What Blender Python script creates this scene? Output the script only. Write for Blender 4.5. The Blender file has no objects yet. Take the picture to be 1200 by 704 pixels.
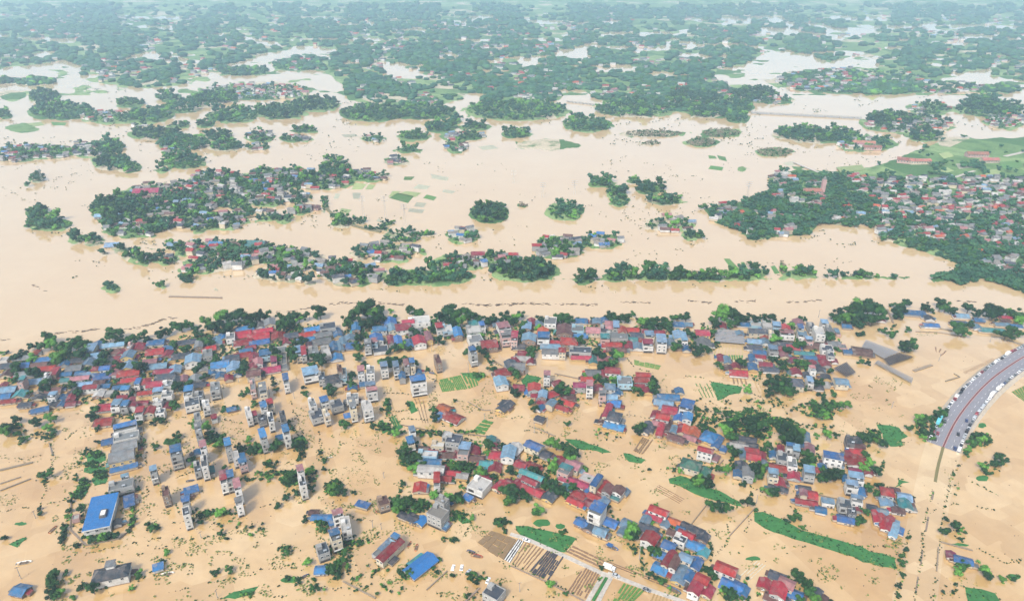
import bpy, math, random, re
import numpy as np
R = math.radians
random.seed(7)
rng = np.random.default_rng(7)
C = bpy.context.scene.collection

# ---------------- camera, world, sun, exposure ----------------
PITCH, CAMH, FPX = R(26.1), 300.0, 810.0
sc = bpy.context.scene
cam = bpy.data.cameras.new('camera'); co = bpy.data.objects.new('camera', cam); C.objects.link(co)
co.location = (0, 0, CAMH); co.rotation_euler = (R(90) - PITCH, 0, 0)
cam.sensor_width = 36; cam.lens = 36 * FPX / 1200
cam.clip_start = 1; cam.clip_end = 60000
sc.camera = co
W = bpy.data.worlds.new('World'); sc.world = W; W.use_nodes = True
nt = W.node_tree; nt.nodes.clear()
sky = nt.nodes.new('ShaderNodeTexSky'); sky.sky_type = 'NISHITA'; sky.sun_disc = False
SUN_EL, SUN_AZ = R(48), R(210)      # high sun behind thin cloud, behind and left of the camera
sky.sun_elevation = SUN_EL; sky.sun_rotation = SUN_AZ
sky.air_density = 1.0; sky.dust_density = 3.0; sky.ozone_density = 1.0
hs = nt.nodes.new('ShaderNodeHueSaturation'); hs.inputs['Saturation'].default_value = 0.6
bg = nt.nodes.new('ShaderNodeBackground'); bg.inputs['Strength'].default_value = 0.11
ow = nt.nodes.new('ShaderNodeOutputWorld')
nt.links.new(sky.outputs[0], hs.inputs['Color']); nt.links.new(hs.outputs[0], bg.inputs['Color']); nt.links.new(bg.outputs[0], ow.inputs['Surface'])
sl = bpy.data.lights.new('sun', 'SUN'); sl.energy = 1.9; sl.angle = R(12); sl.color = (1, .96, .9)
so = bpy.data.objects.new('sun', sl); C.objects.link(so); so.rotation_euler = (R(90) - SUN_EL, 0, math.pi - SUN_AZ)
sc.view_settings.view_transform = 'Standard'; sc.view_settings.look = 'None'
sc.view_settings.exposure = 1.22; sc.view_settings.gamma = 1
sc.cycles.max_bounces = 6; sc.cycles.diffuse_bounces = 2; sc.cycles.glossy_bounces = 2; sc.cycles.volume_bounces = 1
sc.cycles.use_denoising = True

# ---------------- from a place on the photo to a place on the ground ----------------
cT, sT = math.cos(PITCH), math.sin(PITCH)
def unp(x, y, z=0.0):
    u = (x - 600) / FPX; v = (y - 352) / FPX
    dy = cT - v * sT; dz = -sT - v * cT
    t = (z - CAMH) / dz
    return t * u, t * dy
def unp_np(x, y):
    u = (x - 600) / FPX; v = (y - 352) / FPX
    t = -CAMH / (-sT - v * cT)
    return t * u, t * (cT - v * sT)
def prj(X, Y, Z):
    zc = Y * cT - (Z - CAMH) * sT; up = Y * sT + (Z - CAMH) * cT
    return 600 + FPX * X / zc, 352 - FPX * up / zc
def mpp(x, y, z=0.0):
    a = unp(x, y, z); b = unp(x + 1, y, z); return b[0] - a[0]

# ---------------- materials ----------------
def newmat(name):
    m = bpy.data.materials.new(name); m.use_nodes = True
    n = m.node_tree; b = n.nodes['Principled BSDF']; return m, n, b
def L(n, a, b): n.links.new(a, b)
def noise(n, scale, detail=3, coord='Object', rough=.6):
    tc = n.nodes.new('ShaderNodeTexCoord'); t = n.nodes.new('ShaderNodeTexNoise')
    t.inputs['Scale'].default_value = scale; t.inputs['Detail'].default_value = detail; t.inputs['Roughness'].default_value = rough
    L(n, tc.outputs[coord], t.inputs['Vector']); return t
def ramp(n, src, stops):
    r = n.nodes.new('ShaderNodeValToRGB'); e = r.color_ramp.elements
    while len(e) < len(stops): e.new(.5)
    for i, (p, c) in enumerate(stops): e[i].position = p; e[i].color = (*c, 1)
    L(n, src, r.inputs[0]); return r
def mix(n, fac, a, b, mode='MIX'):
    m = n.nodes.new('ShaderNodeMix'); m.data_type = 'RGBA'; m.blend_type = mode
    for i, s in ((0, fac), (6, a), (7, b)):
        if hasattr(s, 'links'): L(n, s, m.inputs[i])
        elif isinstance(s, (int, float)): m.inputs[i].default_value = s
        else: m.inputs[i].default_value = (*s, 1)
    return m.outputs[2]
def varied(name, col, var=.25, scale=.35, rough=.7, dirt=.35, dirtcol=(.16, .13, .1), stripes=0, metallic=0, hue=.012, spec=.3, panels=0, tide=False):
    """painted or built surface: its own colour with weather stains, a small difference from object to object"""
    m, n, b = newmat(name)
    t = noise(n, scale, 4); g = noise(n, scale * 7, 3)
    oi = n.nodes.new('ShaderNodeObjectInfo')
    h = n.nodes.new('ShaderNodeHueSaturation'); h.inputs['Color'].default_value = (*col, 1)
    mr = n.nodes.new('ShaderNodeMapRange'); mr.inputs[3].default_value = 1 - var; mr.inputs[4].default_value = 1 + var
    L(n, oi.outputs['Random'], mr.inputs[0]); L(n, mr.outputs[0], h.inputs['Value'])
    mh = n.nodes.new('ShaderNodeMath'); mh.operation = 'FRACT'; mm = n.nodes.new('ShaderNodeMath'); mm.operation = 'MULTIPLY'; mm.inputs[1].default_value = 17.3
    L(n, oi.outputs['Random'], mm.inputs[0]); L(n, mm.outputs[0], mh.inputs[0])
    m2 = n.nodes.new('ShaderNodeMapRange'); m2.inputs[3].default_value = .5 - hue; m2.inputs[4].default_value = .5 + hue
    L(n, mh.outputs[0], m2.inputs[0]); L(n, m2.outputs[0], h.inputs['Hue'])
    f = ramp(n, t.outputs['Fac'], [(.42, (0, 0, 0)), (.72, (dirt,) * 3)])
    c = mix(n, f.outputs[0], h.outputs[0], dirtcol)
    f2 = ramp(n, g.outputs['Fac'], [(.3, (.78,) * 3), (.7, (1.1,) * 3)])
    c = mix(n, 1.0, c, f2.outputs[0], 'MULTIPLY')
    if panels:      # sheets of different age
        tc = n.nodes.new('ShaderNodeTexCoord'); v = n.nodes.new('ShaderNodeTexVoronoi'); v.inputs['Scale'].default_value = panels; L(n, tc.outputs['Object'], v.inputs['Vector'])
        sp = n.nodes.new('ShaderNodeSeparateColor'); L(n, v.outputs['Color'], sp.inputs[0])
        f3 = ramp(n, sp.outputs[0], [(.0, (.8,) * 3), (.55, (1.0,) * 3), (1., (1.18,) * 3)]); c = mix(n, 1.0, c, f3.outputs[0], 'MULTIPLY')
        f4 = ramp(n, sp.outputs[1], [(.92, (0, 0, 0)), (.94, (.4,) * 3)]); c = mix(n, f4.outputs[0], c, (.24, .21, .19))
    if tide:        # mud line left by the flood on the walls
        tc = n.nodes.new('ShaderNodeTexCoord'); sx = n.nodes.new('ShaderNodeSeparateXYZ'); L(n, tc.outputs['Object'], sx.inputs[0])
        ad = n.nodes.new('ShaderNodeMath'); ad.operation = 'MULTIPLY_ADD'; ad.inputs[1].default_value = -1.2; L(n, g.outputs['Fac'], ad.inputs[0]); L(n, sx.outputs['Z'], ad.inputs[2])
        f5 = ramp(n, ad.outputs[0], [(.0, (.85,) * 3), (.25, (0, 0, 0))]); c = mix(n, f5.outputs[0], c, (.20, .12, .06))
    L(n, c, b.inputs['Base Color'])
    b.inputs['Roughness'].default_value = rough; b.inputs['Metallic'].default_value = metallic
    b.inputs['Specular IOR Level'].default_value = spec
    if stripes:
        tc = n.nodes.new('ShaderNodeTexCoord'); w = n.nodes.new('ShaderNodeTexWave'); w.inputs['Scale'].default_value = stripes; w.bands_direction = 'X'
        L(n, tc.outputs['Object'], w.inputs['Vector'])
        bp = n.nodes.new('ShaderNodeBump'); bp.inputs['Strength'].default_value = .5; bp.inputs['Distance'].default_value = .08
        L(n, w.outputs['Fac'], bp.inputs['Height']); L(n, bp.outputs[0], b.inputs['Normal'])
    return m
ROOF = {'r': ('crimson', (0.234, 0.011, 0.022)), 'b': ('bright blue', (0.021, 0.112, 0.265)), 'l': ('pale blue', (0.122, 0.214, 0.305)), 'g': ('grey', (0.127, 0.138, 0.143)),
        'k': ('slate', (0.031, 0.043, 0.061)), 't': ('teal', (0.031, 0.183, 0.194)), 'n': ('rust-brown', (0.082, 0.035, 0.031)), 'w': ('off-white', (0.347, 0.336, 0.316)),
        'p': ('pink', (0.265, 0.112, 0.122)), 'm': ('magenta', (0.214, 0.015, 0.056)), 'o': ('orange', (0.347, 0.056, 0.018)), 'd': ('dark green', (0.021, 0.112, 0.082)),
        'c': ('bare concrete', (0.168, 0.158, 0.143)), 'y': ('tan', (0.255, 0.183, 0.087)), 's': ('salmon', (0.292, 0.108, 0.077))}
RM = {k: varied('roof_' + v[0].replace(' ', '_'), v[1], .35, .3, .55, .55, (.17, .13, .11), stripes=3.5, panels=.45) for k, v in ROOF.items()}
blue_hall = varied('hall_roof_blue', (.02, .12, .36), .05, .2, .5, .15, stripes=3.5)
FM = {k: varied('deck_' + v[0].replace(' ', '_'), v[1], .2, .3, .8, .4) for k, v in ROOF.items()}
WALL = {'w': (0.545, 0.530, 0.500), 'c': (0.470, 0.401, 0.287), 'g': (0.273, 0.273, 0.265), 'y': (0.500, 0.348, 0.121), 'p': (0.454, 0.287, 0.257), 'b': (0.243, 0.378, 0.454), 'u': (0.197, 0.129, 0.091), 'k': (0.076, 0.076, 0.083)}
WM = {k: varied('wall_' + k, v, .15, .25, .85, .5, (.2, .17, .14), tide=True) for k, v in WALL.items()}
glass, _n, _b = newmat('window_glass'); _b.inputs['Base Color'].default_value = (.02, .027, .035, 1); _b.inputs['Roughness'].default_value = .15
frame_m = varied('frame_paint', (.7, .7, .68), .1)
dark_m = varied('dark_opening', (.035, .03, .03), .2)
steel_m = varied('steel', (.6, .62, .64), .1, rough=.3, metallic=.8)
conc_m = varied('concrete', (.4, .37, .32), .15, .2, .85, .3)
darkwood = varied('weathered_wood', (.13, .09, .06), .2)

# ---------------- objects ----------------
def meta(o, label=None, cat=None, group=None, kind=None):
    if label: o['label'] = label
    if cat: o['category'] = cat
    if group: o['group'] = group
    if kind: o['kind'] = kind
    return o
def empty(name, loc, rz=0):
    o = bpy.data.objects.new(name, None); C.objects.link(o); o.location = loc; o.rotation_euler = (0, 0, rz); o.empty_display_size = 1; return o
class MB:
    def __init__(s): s.v = []; s.f = []; s.mi = []; s.m = []
    def slot(s, m):
        if m not in s.m: s.m.append(m)
        return s.m.index(m)
    def add(s, vs, fs, m):
        b = len(s.v); s.v += vs; i = s.slot(m)
        for f in fs: s.f.append([b + k for k in f]); s.mi.append(i)
    def box(s, x0, x1, y0, y1, z0, z1, m):
        s.add([(x0, y0, z0), (x1, y0, z0), (x1, y1, z0), (x0, y1, z0), (x0, y0, z1), (x1, y0, z1), (x1, y1, z1), (x0, y1, z1)],
              [(3, 2, 1, 0), (4, 5, 6, 7), (0, 1, 5, 4), (1, 2, 6, 5), (2, 3, 7, 6), (3, 0, 4, 7)], m)
    def cyl(s, x, y, z0, z1, r, m, n=8, r1=None):
        r1 = r if r1 is None else r1
        vs = [(x + r * math.cos(2 * math.pi * k / n), y + r * math.sin(2 * math.pi * k / n), z0) for k in range(n)] + \
             [(x + r1 * math.cos(2 * math.pi * k / n), y + r1 * math.sin(2 * math.pi * k / n), z1) for k in range(n)]
        s.add(vs, [(k, (k + 1) % n, n + (k + 1) % n, n + k) for k in range(n)] + [tuple(range(n, 2 * n)), tuple(reversed(range(n)))], m)
    def beam(s, p, q, w, h, m):
        """a bar from p to q, w wide and h high"""
        dx, dy = q[0] - p[0], q[1] - p[1]; l = math.hypot(dx, dy) or 1; nx, ny = -dy / l * w / 2, dx / l * w / 2
        s.add([(p[0] - nx, p[1] - ny, p[2]), (q[0] - nx, q[1] - ny, q[2]), (q[0] + nx, q[1] + ny, q[2]), (p[0] + nx, p[1] + ny, p[2]),
               (p[0] - nx, p[1] - ny, p[2] + h), (q[0] - nx, q[1] - ny, q[2] + h), (q[0] + nx, q[1] + ny, q[2] + h), (p[0] + nx, p[1] + ny, p[2] + h)],
              [(3, 2, 1, 0), (4, 5, 6, 7), (0, 1, 5, 4), (1, 2, 6, 5), (2, 3, 7, 6), (3, 0, 4, 7)], m)
    def mesh(s, name):
        me = bpy.data.meshes.new(name); me.from_pydata(s.v, [], s.f)
        for m in s.m: me.materials.append(m)
        me.polygons.foreach_set('material_index', s.mi); me.update(); return me
    def obj(s, name, parent=None, loc=(0, 0, 0)):
        o = bpy.data.objects.new(name, s.mesh(name)); C.objects.link(o); o.location = loc
        if parent: o.parent = parent
        return o
def mesh_np(name, V, F, mats, mi=None, smooth=False):
    me = bpy.data.meshes.new(name); k = F.shape[1]
    me.vertices.add(len(V)); me.vertices.foreach_set('co', np.ascontiguousarray(V, np.float32).ravel())
    me.loops.add(F.size); me.loops.foreach_set('vertex_index', np.ascontiguousarray(F, np.int32).ravel())
    me.polygons.add(len(F)); me.polygons.foreach_set('loop_start', np.arange(0, F.size, k, dtype=np.int32)); me.polygons.foreach_set('loop_total', np.full(len(F), k, np.int32))
    for m in mats: me.materials.append(m)
    if mi is not None: me.polygons.foreach_set('material_index', np.asarray(mi, np.int32))
    if smooth: me.polygons.foreach_set('use_smooth', np.ones(len(F), bool))
    me.update(calc_edges=True); me.validate(); return me
def link(me, name, parent=None, loc=(0, 0, 0)):
    o = bpy.data.objects.new(name, me); C.objects.link(o); o.location = loc
    if parent: o.parent = parent
    return o

# ---------------- labels: look, rank and nearest landmark ----------------
ORD = 'first second third fourth fifth sixth seventh eighth ninth tenth eleventh twelfth thirteenth fourteenth fifteenth sixteenth seventeenth eighteenth nineteenth twentieth'.split()
def landmark(x, y, LM): return min(LM, key=lambda l: (l[0] - x) ** 2 + ((l[1] - y) * 1.7) ** 2)[2]
used_labels = set()
def give_labels(items, LM):
    items = [i for i in items if i[0] is not None]
    """items: (object, look, x, y)"""
    g = {}
    for it in items: g.setdefault((it[1], landmark(it[2], it[3], LM)), []).append(it)
    for (look, ph), l in g.items():
        l.sort(key=lambda t: t[2]); n = len(l)
        for i, it in enumerate(l):
            if n == 1: s = f'{look} {ph}'
            elif n == 2: s = f'{look}, {("left", "right")[i]} of two {ph}'
            else: s = f'{look}, {"leftmost" if i == 0 else "rightmost" if i == n - 1 else ORD[min(i, 19)] + " from left"} {ph}'
            if s in used_labels: print('DUP LABEL', s)
            if len(s.split()) > 16: print('LONG LABEL', len(s.split()), s)
            used_labels.add(s); it[0]['label'] = s
def rows(t, k=None):
    out = []
    for ln in re.split(r'[\n,]', t):
        p = ln.split()
        if p: out.append(p)
    return out

# ---------------- noise in numpy ----------------
def vnoise(x, y, seed):
    r = np.random.default_rng(seed).random((64, 64))
    xi = np.floor(x).astype(int); yi = np.floor(y).astype(int); fx = x - xi; fy = y - yi
    fx = fx * fx * (3 - 2 * fx); fy = fy * fy * (3 - 2 * fy)
    a = r[xi % 64, yi % 64]; b = r[(xi + 1) % 64, yi % 64]; c = r[xi % 64, (yi + 1) % 64]; d = r[(xi + 1) % 64, (yi + 1) % 64]
    return (a * (1 - fx) + b * fx) * (1 - fy) + (c * (1 - fx) + d * fx) * fy
def fbm(x, y, seed, o=3):
    s = 0; a = .5
    for k in range(o): s = s + a * vnoise(x * 2 ** k + 11.3 * k, y * 2 ** k + 5.1 * k, seed + k); a /= 2
    return s

# ---------------- land above the flood: ellipses and outlines read off the photo (cx cy rx ry kind) ----------------
# w wood, v village among trees, f low field
ISL = rows('''
8 95 14 4 w,40 96 25 4 w,53 115 18 8 w,72 131 37 9 w,5 135 8 5 w,15 112 14 6 f,25 150 20 5 f,25 152 8 3 f
285 84 29 5 w,350 76 30 7 v,300 108 62 9 v,255 116 26 6 w,152 121 17 5 w,130 138 35 7 v,198 115 14 5 w,175 136 25 8 w,215 126 20 7 w
240 119 25 7 w,272 136 28 8 w,328 131 30 9 w,370 123 28 8 w,210 148 14 3 w,240 146 12 4 w,165 148 9 3 v
45 178 44 8 v,20 184 22 6 v,105 176 20 9 v,128 172 16 8 w,130 190 20 9 w,150 196 14 6 w,185 158 30 6 w,215 168 28 9 w,262 170 20 7 w,215 190 25 8 w,205 180 14 6 v,190 200 6 2 w
256 160 16 7 w,305 160 18 6 v,300 173 15 3 v,345 163 18 4 v,358 153 14 3 w,392 197 18 12 w,44 209 10 5 w,32 217 3 1.5 w
515 149 18 6 w,535 142 9 3 w,558 149 15 4 w,544 160 23 5 v,535 172 13 7 v,437 163 12 4 v,485 160 17 5 w,477 176 14 3 w,463 189 14 4 v,606 157 16 5 w
688 147 26 8 w,766 157 33 4 s,763 168 11 2.5 s,640 170 35 6 f,605 130 58 11 w,745 128 48 9 w,440 133 40 9 w,500 132 32 8 w
705 215 14 5 w,722 226 12 7 w,727 237 11 5 w,743 213 7 3 w,762 222 17 6 w,780 235 22 5 w,573 250 22 11 w,662 248 22 10 w,543 277 18 9 v
655 290 28 13 v,705 283 24 8 v,785 264 30 8 v,812 277 14 5 w,615 318 38 12 w,585 306 22 8 v,505 325 46 9 w,465 328 14 7 w,415 322 35 13 v,455 297 42 10 v,540 308 30 9 v
790 327 110 2 w,1000 325.5 55 1.3 w,685 328 12 6 w,723 325 16 6 w,767 322 16 7 w,800 325 16 4 w,830 326 20 4 w,872 324 20 4 w,888 320 10 6 w,935 321 20 5 w,975 324 4 2 w,988 324 4 2 w,1005 325 9 3 w,1048 326 4 2 w,1100 327 9 3 w,1112 327 4 2 w
57 263 26 8 w,44 250 12 5 w,47 246 9 4 w,145 246 38 16 w,190 235 52 18 v,235 228 48 16 v,200 258 58 17 v,160 268 40 10 v,255 245 40 12 v,265 262 28 7 v
300 215 45 10 v,335 208 42 10 v,375 214 38 8 v,320 232 46 10 v,255 210 30 8 v,310 253 28 6 v,330 257 10 5 w,350 246 14 5 v,90 282 8 4 w,110 283 12 5 w,122 297 4 3 w,140 291 9 4 w,180 300 12 7 v,190 303 18 6 v
158 302 12 4 w,165 307 8 2 w,196 309 8 3 w,230 292 38 8 v,290 293 35 8 v,315 300 60 9 v,375 315 55 10 v,340 322 40 8 v,260 308 40 8 v,232 316 20 5 v
131 338 10 5 w,218 327 7 5 w,190 336 6 3 w,170 310 3 3 w,254 340 2 1.5 w,267 338 2 1.5 w,362 332 8 2 w
960 159 48 8 w,930 156 22 6 w,1015 169 32 8 v,1085 160 20 6 w,845 156 22 5 s,823 134 15 4 w,822 167 17 5 s,908 179 21 5 s,870 198 6 2 f
1065 146 52 10 v,1045 140 30 8 w,1090 128 24 7 v,1160 128 40 9 w,1150 118 20 6 w,1180 142 26 9 v,1195 165 6 2 f
940 92 18 5 w,1000 95 90 14 v,1035 104 46 7 w,1110 103 40 6 v,1170 105 30 4 w,885 112 28 8 w,905 118 22 4 v,840 126 42 12 w,865 139 14 5 w,810 118 30 14 w
415 206 22 6 v,440 208 16 5 v,381 238 3 9 e,395 253 9 3 e,415 261 14 2.5 e,440 268 14 2.5 e,455 262 8 2 e,400 262 12 5 w,470 281 22 3 e,480 275 28 3 w
917 315 4 6 s,613 241 6 2 s
''')
BASE = [(-420, 85), (-20, 82), (45, 76), (75, 70), (95, 78), (100, 97), (175, 104), (225, 98), (238, 88), (262, 82), (300, 66), (330, 58), (375, 54), (380, 60), (345, 66), (322, 76), (380, 84), (400, 98), (410, 118), (470, 126), (520, 124), (530, 118), (560, 118), (600, 122), (650, 120), (665, 108), (672, 104), (690, 108), (700, 118), (760, 128), (800, 132), (855, 130), (872, 112), (835, 90), (833, 82), (870, 77), (900, 60), (935, 63), (955, 68), (970, 73), (1000, 66), (1030, 66), (1030, 84), (1075, 94), (1160, 80), (1165, 90), (1210, 96), (1700, 100)]
WATER = ['545 112 560 108 575 112 560 118 530 122', '650 100 675 103 672 108 645 110', '590 68 640 68 640 74 595 73', '615 23 690 26 688 29 620 29', '440 72 500 77 495 90 450 91 446 80', '400 86 445 89 500 89 500 92 400 92',
         '695 53 740 54 800 57 800 61 750 60', '765 54 795 53 800 63 775 60', '770 84 795 83 795 91 775 91', '800 60 828 64 826 71 800 68', '800 18 850 22 935 26 935 29 850 27 800 24',
         '888 32 925 32 990 45 985 48 930 42 890 40', '940 24 985 32 980 36 942 34', '1000 30 1080 31 1080 36 1030 35', '1000 19 1040 21 1040 25 1000 23', '1105 12 1120 10 1125 18 1150 21 1140 24 1108 20', '1090 48 1135 50 1133 54 1092 53',
         '1040 42 1080 46 1080 50 1040 48', '1165 58 1180 60 1175 70 1165 68', '1150 34 1198 40 1196 44 1150 38', '820 30 870 34 868 37 822 35', '150 19 175 18 176 23 140 23', '200 18 218 19 210 22 198 21', '45 44 90 46 88 50 45 50', '140 20 160 20 150 23 138 22',
         '250 32 260 32 260 38 250 38', '285 42 330 52 330 56 290 50 280 45', '540 1 640 4 640 8 545 6', '520 22 545 24 540 29 520 27', '905 55 957 64 955 74 938 70', '1075 93 1100 92 1160 86 1165 96 1110 102 1078 100',
         '1090 33 1120 36 1120 40 1092 38','950 10 975 14 970 20 950 18','700 30 725 32 722 36 700 34','860 52 885 54 884 58 860 57','560 68 620 70 640 76 600 76','390 20 420 22 418 26 392 25','1110 70 1140 72 1138 76 1112 75']
CUTS = ['183 274 205 266 228 267 226 276 205 284 190 287', '236 250 250 244 275 243 272 250 255 252', '272 272 285 263 322 260 320 266 300 272 280 280', '312 246 335 238 350 240 346 250 325 252', '322 270 345 263 385 266 382 280 350 286 325 282',
        '350 322 358 316 376 318 378 326 360 328', '150 296 175 292 205 294 203 300 170 302', '205 222 215 219 222 222 212 226', '290 252 303 250 306 256 294 259', '240 304 252 301 256 306 244 309', '470 300 490 297 500 302 485 308', '425 300 440 299 444 305 428 306', '1000 264 1030 268 1034 276 1010 274']
MAIN = '900 206 935 198 975 201 1020 196 1048 188 1075 176 1120 160 1150 163 1210 160 1700 150 1800 400 1210 346 1150 326 1125 333 1098 326 1140 315 1100 300 1060 289 1040 283 1010 268 985 263 957 262 952 276 935 276 880 281 866 271 836 259 824 244 850 240 890 232 900 226'
def poly_sd(px, py, pts):
    """signed distance (positive inside), y counted double"""
    P = np.array(pts, float); P[:, 1] *= 2; y = py * 2
    ins = np.zeros(px.shape, bool); d = np.full(px.shape, 1e9)
    for i in range(len(P)):
        a, b = P[i], P[(i + 1) % len(P)]
        e = b - a; t = np.clip(((px - a[0]) * e[0] + (y - a[1]) * e[1]) / max(e @ e, 1e-6), 0, 1)
        d = np.minimum(d, np.hypot(px - a[0] - t * e[0], y - a[1] - t * e[1]))
        if a[1] != b[1]:
            c = ((a[1] > y) != (b[1] > y)) & (px < (b[0] - a[0]) * (y - a[1]) / (b[1] - a[1]) + a[0]); ins ^= c
    return np.where(ins, d, -d)
def pp(s): v = [float(t) for t in s.split()]; return list(zip(v[::2], v[1::2]))
def land_field(px, py):
    S = poly_sd(px, py, BASE + [(1800, -400), (-500, -400)])
    S = np.maximum(S, poly_sd(px, py, pp(MAIN)))
    for w in WATER: S = np.minimum(S, -poly_sd(px, py, pp(w)))
    sm = np.full(px.shape, -60.)
    for e in ISL:
        cx, cy, rx, ry = map(float, e[:4]); m = (np.abs(px - cx) < rx * 2 + 20) & (np.abs(py - cy) < ry * 2 + 12)
        r = np.sqrt(((px[m] - cx) / rx) ** 2 + ((py[m] - cy) / ry) ** 2)
        sm[m] = np.maximum(sm[m], (1.08 - r) * min(rx, 2 * ry))
    sm = sm + (fbm(px / 5, py / 2.6, 13) - .44) * 7
    k = np.clip((104 - py) / 14, 0, 1)
    wet = 8.5 - 5.5 * np.clip((px - 560) / 300, 0, 1) * np.clip((75 - py) / 20, 0, 1) + (fbm(px / 52, py / 5.2, 41, 3) - .44) * 78
    S = np.where(S > 0, S * (1 - k) + np.minimum(S, wet) * k, S)
    S = np.maximum(S, np.where((py < 112) & (py > 15), (fbm(px / 24, py / 3.6, 61) - .57) * 80, -60))
    S = np.maximum(S, sm)
    for w in CUTS: S = np.minimum(S, -poly_sd(px, py, pp(w)) - 1)
    return S + (fbm(px / 9, py / 4.5, 3) - .44) * 9
def ground_h(px, py):
    S = land_field(px, py)
    h = np.clip(S * .22, -2.5, 1.3)
    far = np.clip((20 - py) / 60, 0, 1)
    hill = far * (40 + 420 * fbm(px / 140 + 3, py / 55, 21) * far ** .6)
    return h + hill
gx = np.concatenate([np.arange(-420, -20, 12), np.arange(-20, 1222, 2.5), np.arange(1230, 1640, 12)])
gy = np.concatenate([np.arange(-41, 0, 1.5), np.arange(0, 140, 1.25), np.arange(140, 352, 2.2), np.arange(355, 1300, 45)])
GX, GY = np.meshgrid(gx, gy)
wx, wy = unp_np(GX, GY); wz = ground_h(GX, GY); wz[GY > 351] = -2.5
V = np.stack([wx.ravel(), wy.ravel(), wz.ravel()], 1)
nx_, ny_ = len(gx), len(gy); ii = np.arange(nx_ * (ny_ - 1)).reshape(ny_ - 1, nx_)[:, :-1].ravel()
F = np.stack([ii, ii + nx_, ii + nx_ + 1, ii + 1], 1)
gm, n, b = newmat('land')
vo = n.nodes.new('ShaderNodeTexVoronoi'); vo.inputs['Scale'].default_value = .011; tc = n.nodes.new('ShaderNodeTexCoord')
mp = n.nodes.new('ShaderNodeMapping'); mp.inputs['Scale'].default_value = (1, .8, 1); L(n, tc.outputs['Object'], mp.inputs[0]); L(n, mp.outputs[0], vo.inputs['Vector'])
sep = n.nodes.new('ShaderNodeSeparateColor'); L(n, vo.outputs['Color'], sep.inputs[0])
fields = ramp(n, sep.outputs[0], [(.0, (.06, .13, .04)), (.25, (.12, .20, .07)), (.5, (.19, .27, .11)), (.75, (.13, .21, .08)), (.86, (.42, .36, .26))])
fields.color_ramp.interpolation = 'CONSTANT'
t1 = noise(n, .03, 5); f = ramp(n, t1.outputs['Fac'], [(.48, (0, 0, 0)), (.66, (1, 1, 1))])
c = mix(n, f.outputs[0], fields.outputs[0], (.07, .14, .05))
t2 = noise(n, .4, 3); f2 = ramp(n, t2.outputs['Fac'], [(.3, (.7,) * 3), (.7, (1.2,) * 3)]); c = mix(n, 1., c, f2.outputs[0], 'MULTIPLY')
L(n, c, b.inputs['Base Color']); b.inputs['Roughness'].default_value = .95; b.inputs['Specular IOR Level'].default_value = .1
o = link(mesh_np('ground', V, F, [gm], smooth=True), 'ground'); meta(o, kind='structure')

# ---------------- the flood water ----------------
wm, n, b = newmat('muddy_water')
t1 = noise(n, .012, 6); c1 = ramp(n, t1.outputs['Fac'], [(.3, (.43, .25, .085)), (.5, (.48, .305, .125)), (.7, (.52, .36, .175))])
t2 = noise(n, .09, 5, rough=.7); f2 = ramp(n, t2.outputs['Fac'], [(.35, (.93,) * 3), (.65, (1.04,) * 3)])
c = mix(n, 1., c1.outputs[0], f2.outputs[0], 'MULTIPLY')
# drowned plots and lanes of the town just under the surface give slightly different mud tones
tc = n.nodes.new('ShaderNodeTexCoord'); mpn = n.nodes.new('ShaderNodeMapping'); mpn.inputs['Rotation'].default_value = (0, 0, R(-24)); L(n, tc.outputs['Object'], mpn.inputs[0])
wn_ = n.nodes.new('ShaderNodeTexVoronoi'); wn_.distance = 'CHEBYCHEV'; wn_.inputs['Scale'].default_value = .045; wn_.inputs['Randomness'].default_value = .75; L(n, mpn.outputs[0], wn_.inputs['Vector'])
sp_ = n.nodes.new('ShaderNodeSeparateColor'); L(n, wn_.outputs['Color'], sp_.inputs[0]); rp_ = ramp(n, sp_.outputs[0], [(0, (.9, .87, .82)), (.5, (1, 1, 1)), (1, (1.07, 1.11, 1.2))])
xy_ = n.nodes.new('ShaderNodeSeparateXYZ'); L(n, tc.outputs['Object'], xy_.inputs[0]); mr_ = n.nodes.new('ShaderNodeMapRange'); mr_.inputs[1].default_value = 560; mr_.inputs[2].default_value = 470; L(n, xy_.outputs['Y'], mr_.inputs[0])
c = mix(n, mr_.outputs[0], mix(n, .75, c, (.50, .36, .205)), mix(n, 1., c, rp_.outputs[0], 'MULTIPLY')); L(n, c, b.inputs['Base Color'])
b.inputs['Roughness'].default_value = .07; b.inputs['IOR'].default_value = 2.45; b.inputs['Specular IOR Level'].default_value = .5
t3 = noise(n, .5, 4); bp = n.nodes.new('ShaderNodeBump'); bp.inputs['Strength'].default_value = .12; bp.inputs['Distance'].default_value = .05
L(n, t3.outputs['Fac'], bp.inputs['Height']); L(n, bp.outputs[0], b.inputs['Normal'])
gxw = [-16000, -4000, -1000, 0, 1000, 4000, 16000]; gyw = [-2500, 0, 500, 1500, 4000, 9000, 16000]
o = link(mesh_np('flood_water', np.array([(x, y, 0) for y in gyw for x in gxw], float), np.array([(r * 7 + c_, r * 7 + c_ + 1, r * 7 + c_ + 8, r * 7 + c_ + 7) for r in range(6) for c_ in range(6)]), [wm]), 'flood_water'); meta(o, kind='structure')

# ---------------- haze ----------------
hm = bpy.data.materials.new('haze_air'); hm.use_nodes = True; n = hm.node_tree; n.nodes.clear()
pv = n.nodes.new('ShaderNodeVolumePrincipled'); pv.inputs['Color'].default_value = (.56, .80, 1, 1); pv.inputs['Density'].default_value = 1.45e-4; pv.inputs['Anisotropy'].default_value = .1
oo = n.nodes.new('ShaderNodeOutputMaterial'); L(n, pv.outputs[0], oo.inputs['Volume'])
q = MB(); q.box(-22000, 22000, -3500, 23000, -4, 420, hm); meta(q.obj('haze'), kind='stuff')

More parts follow.
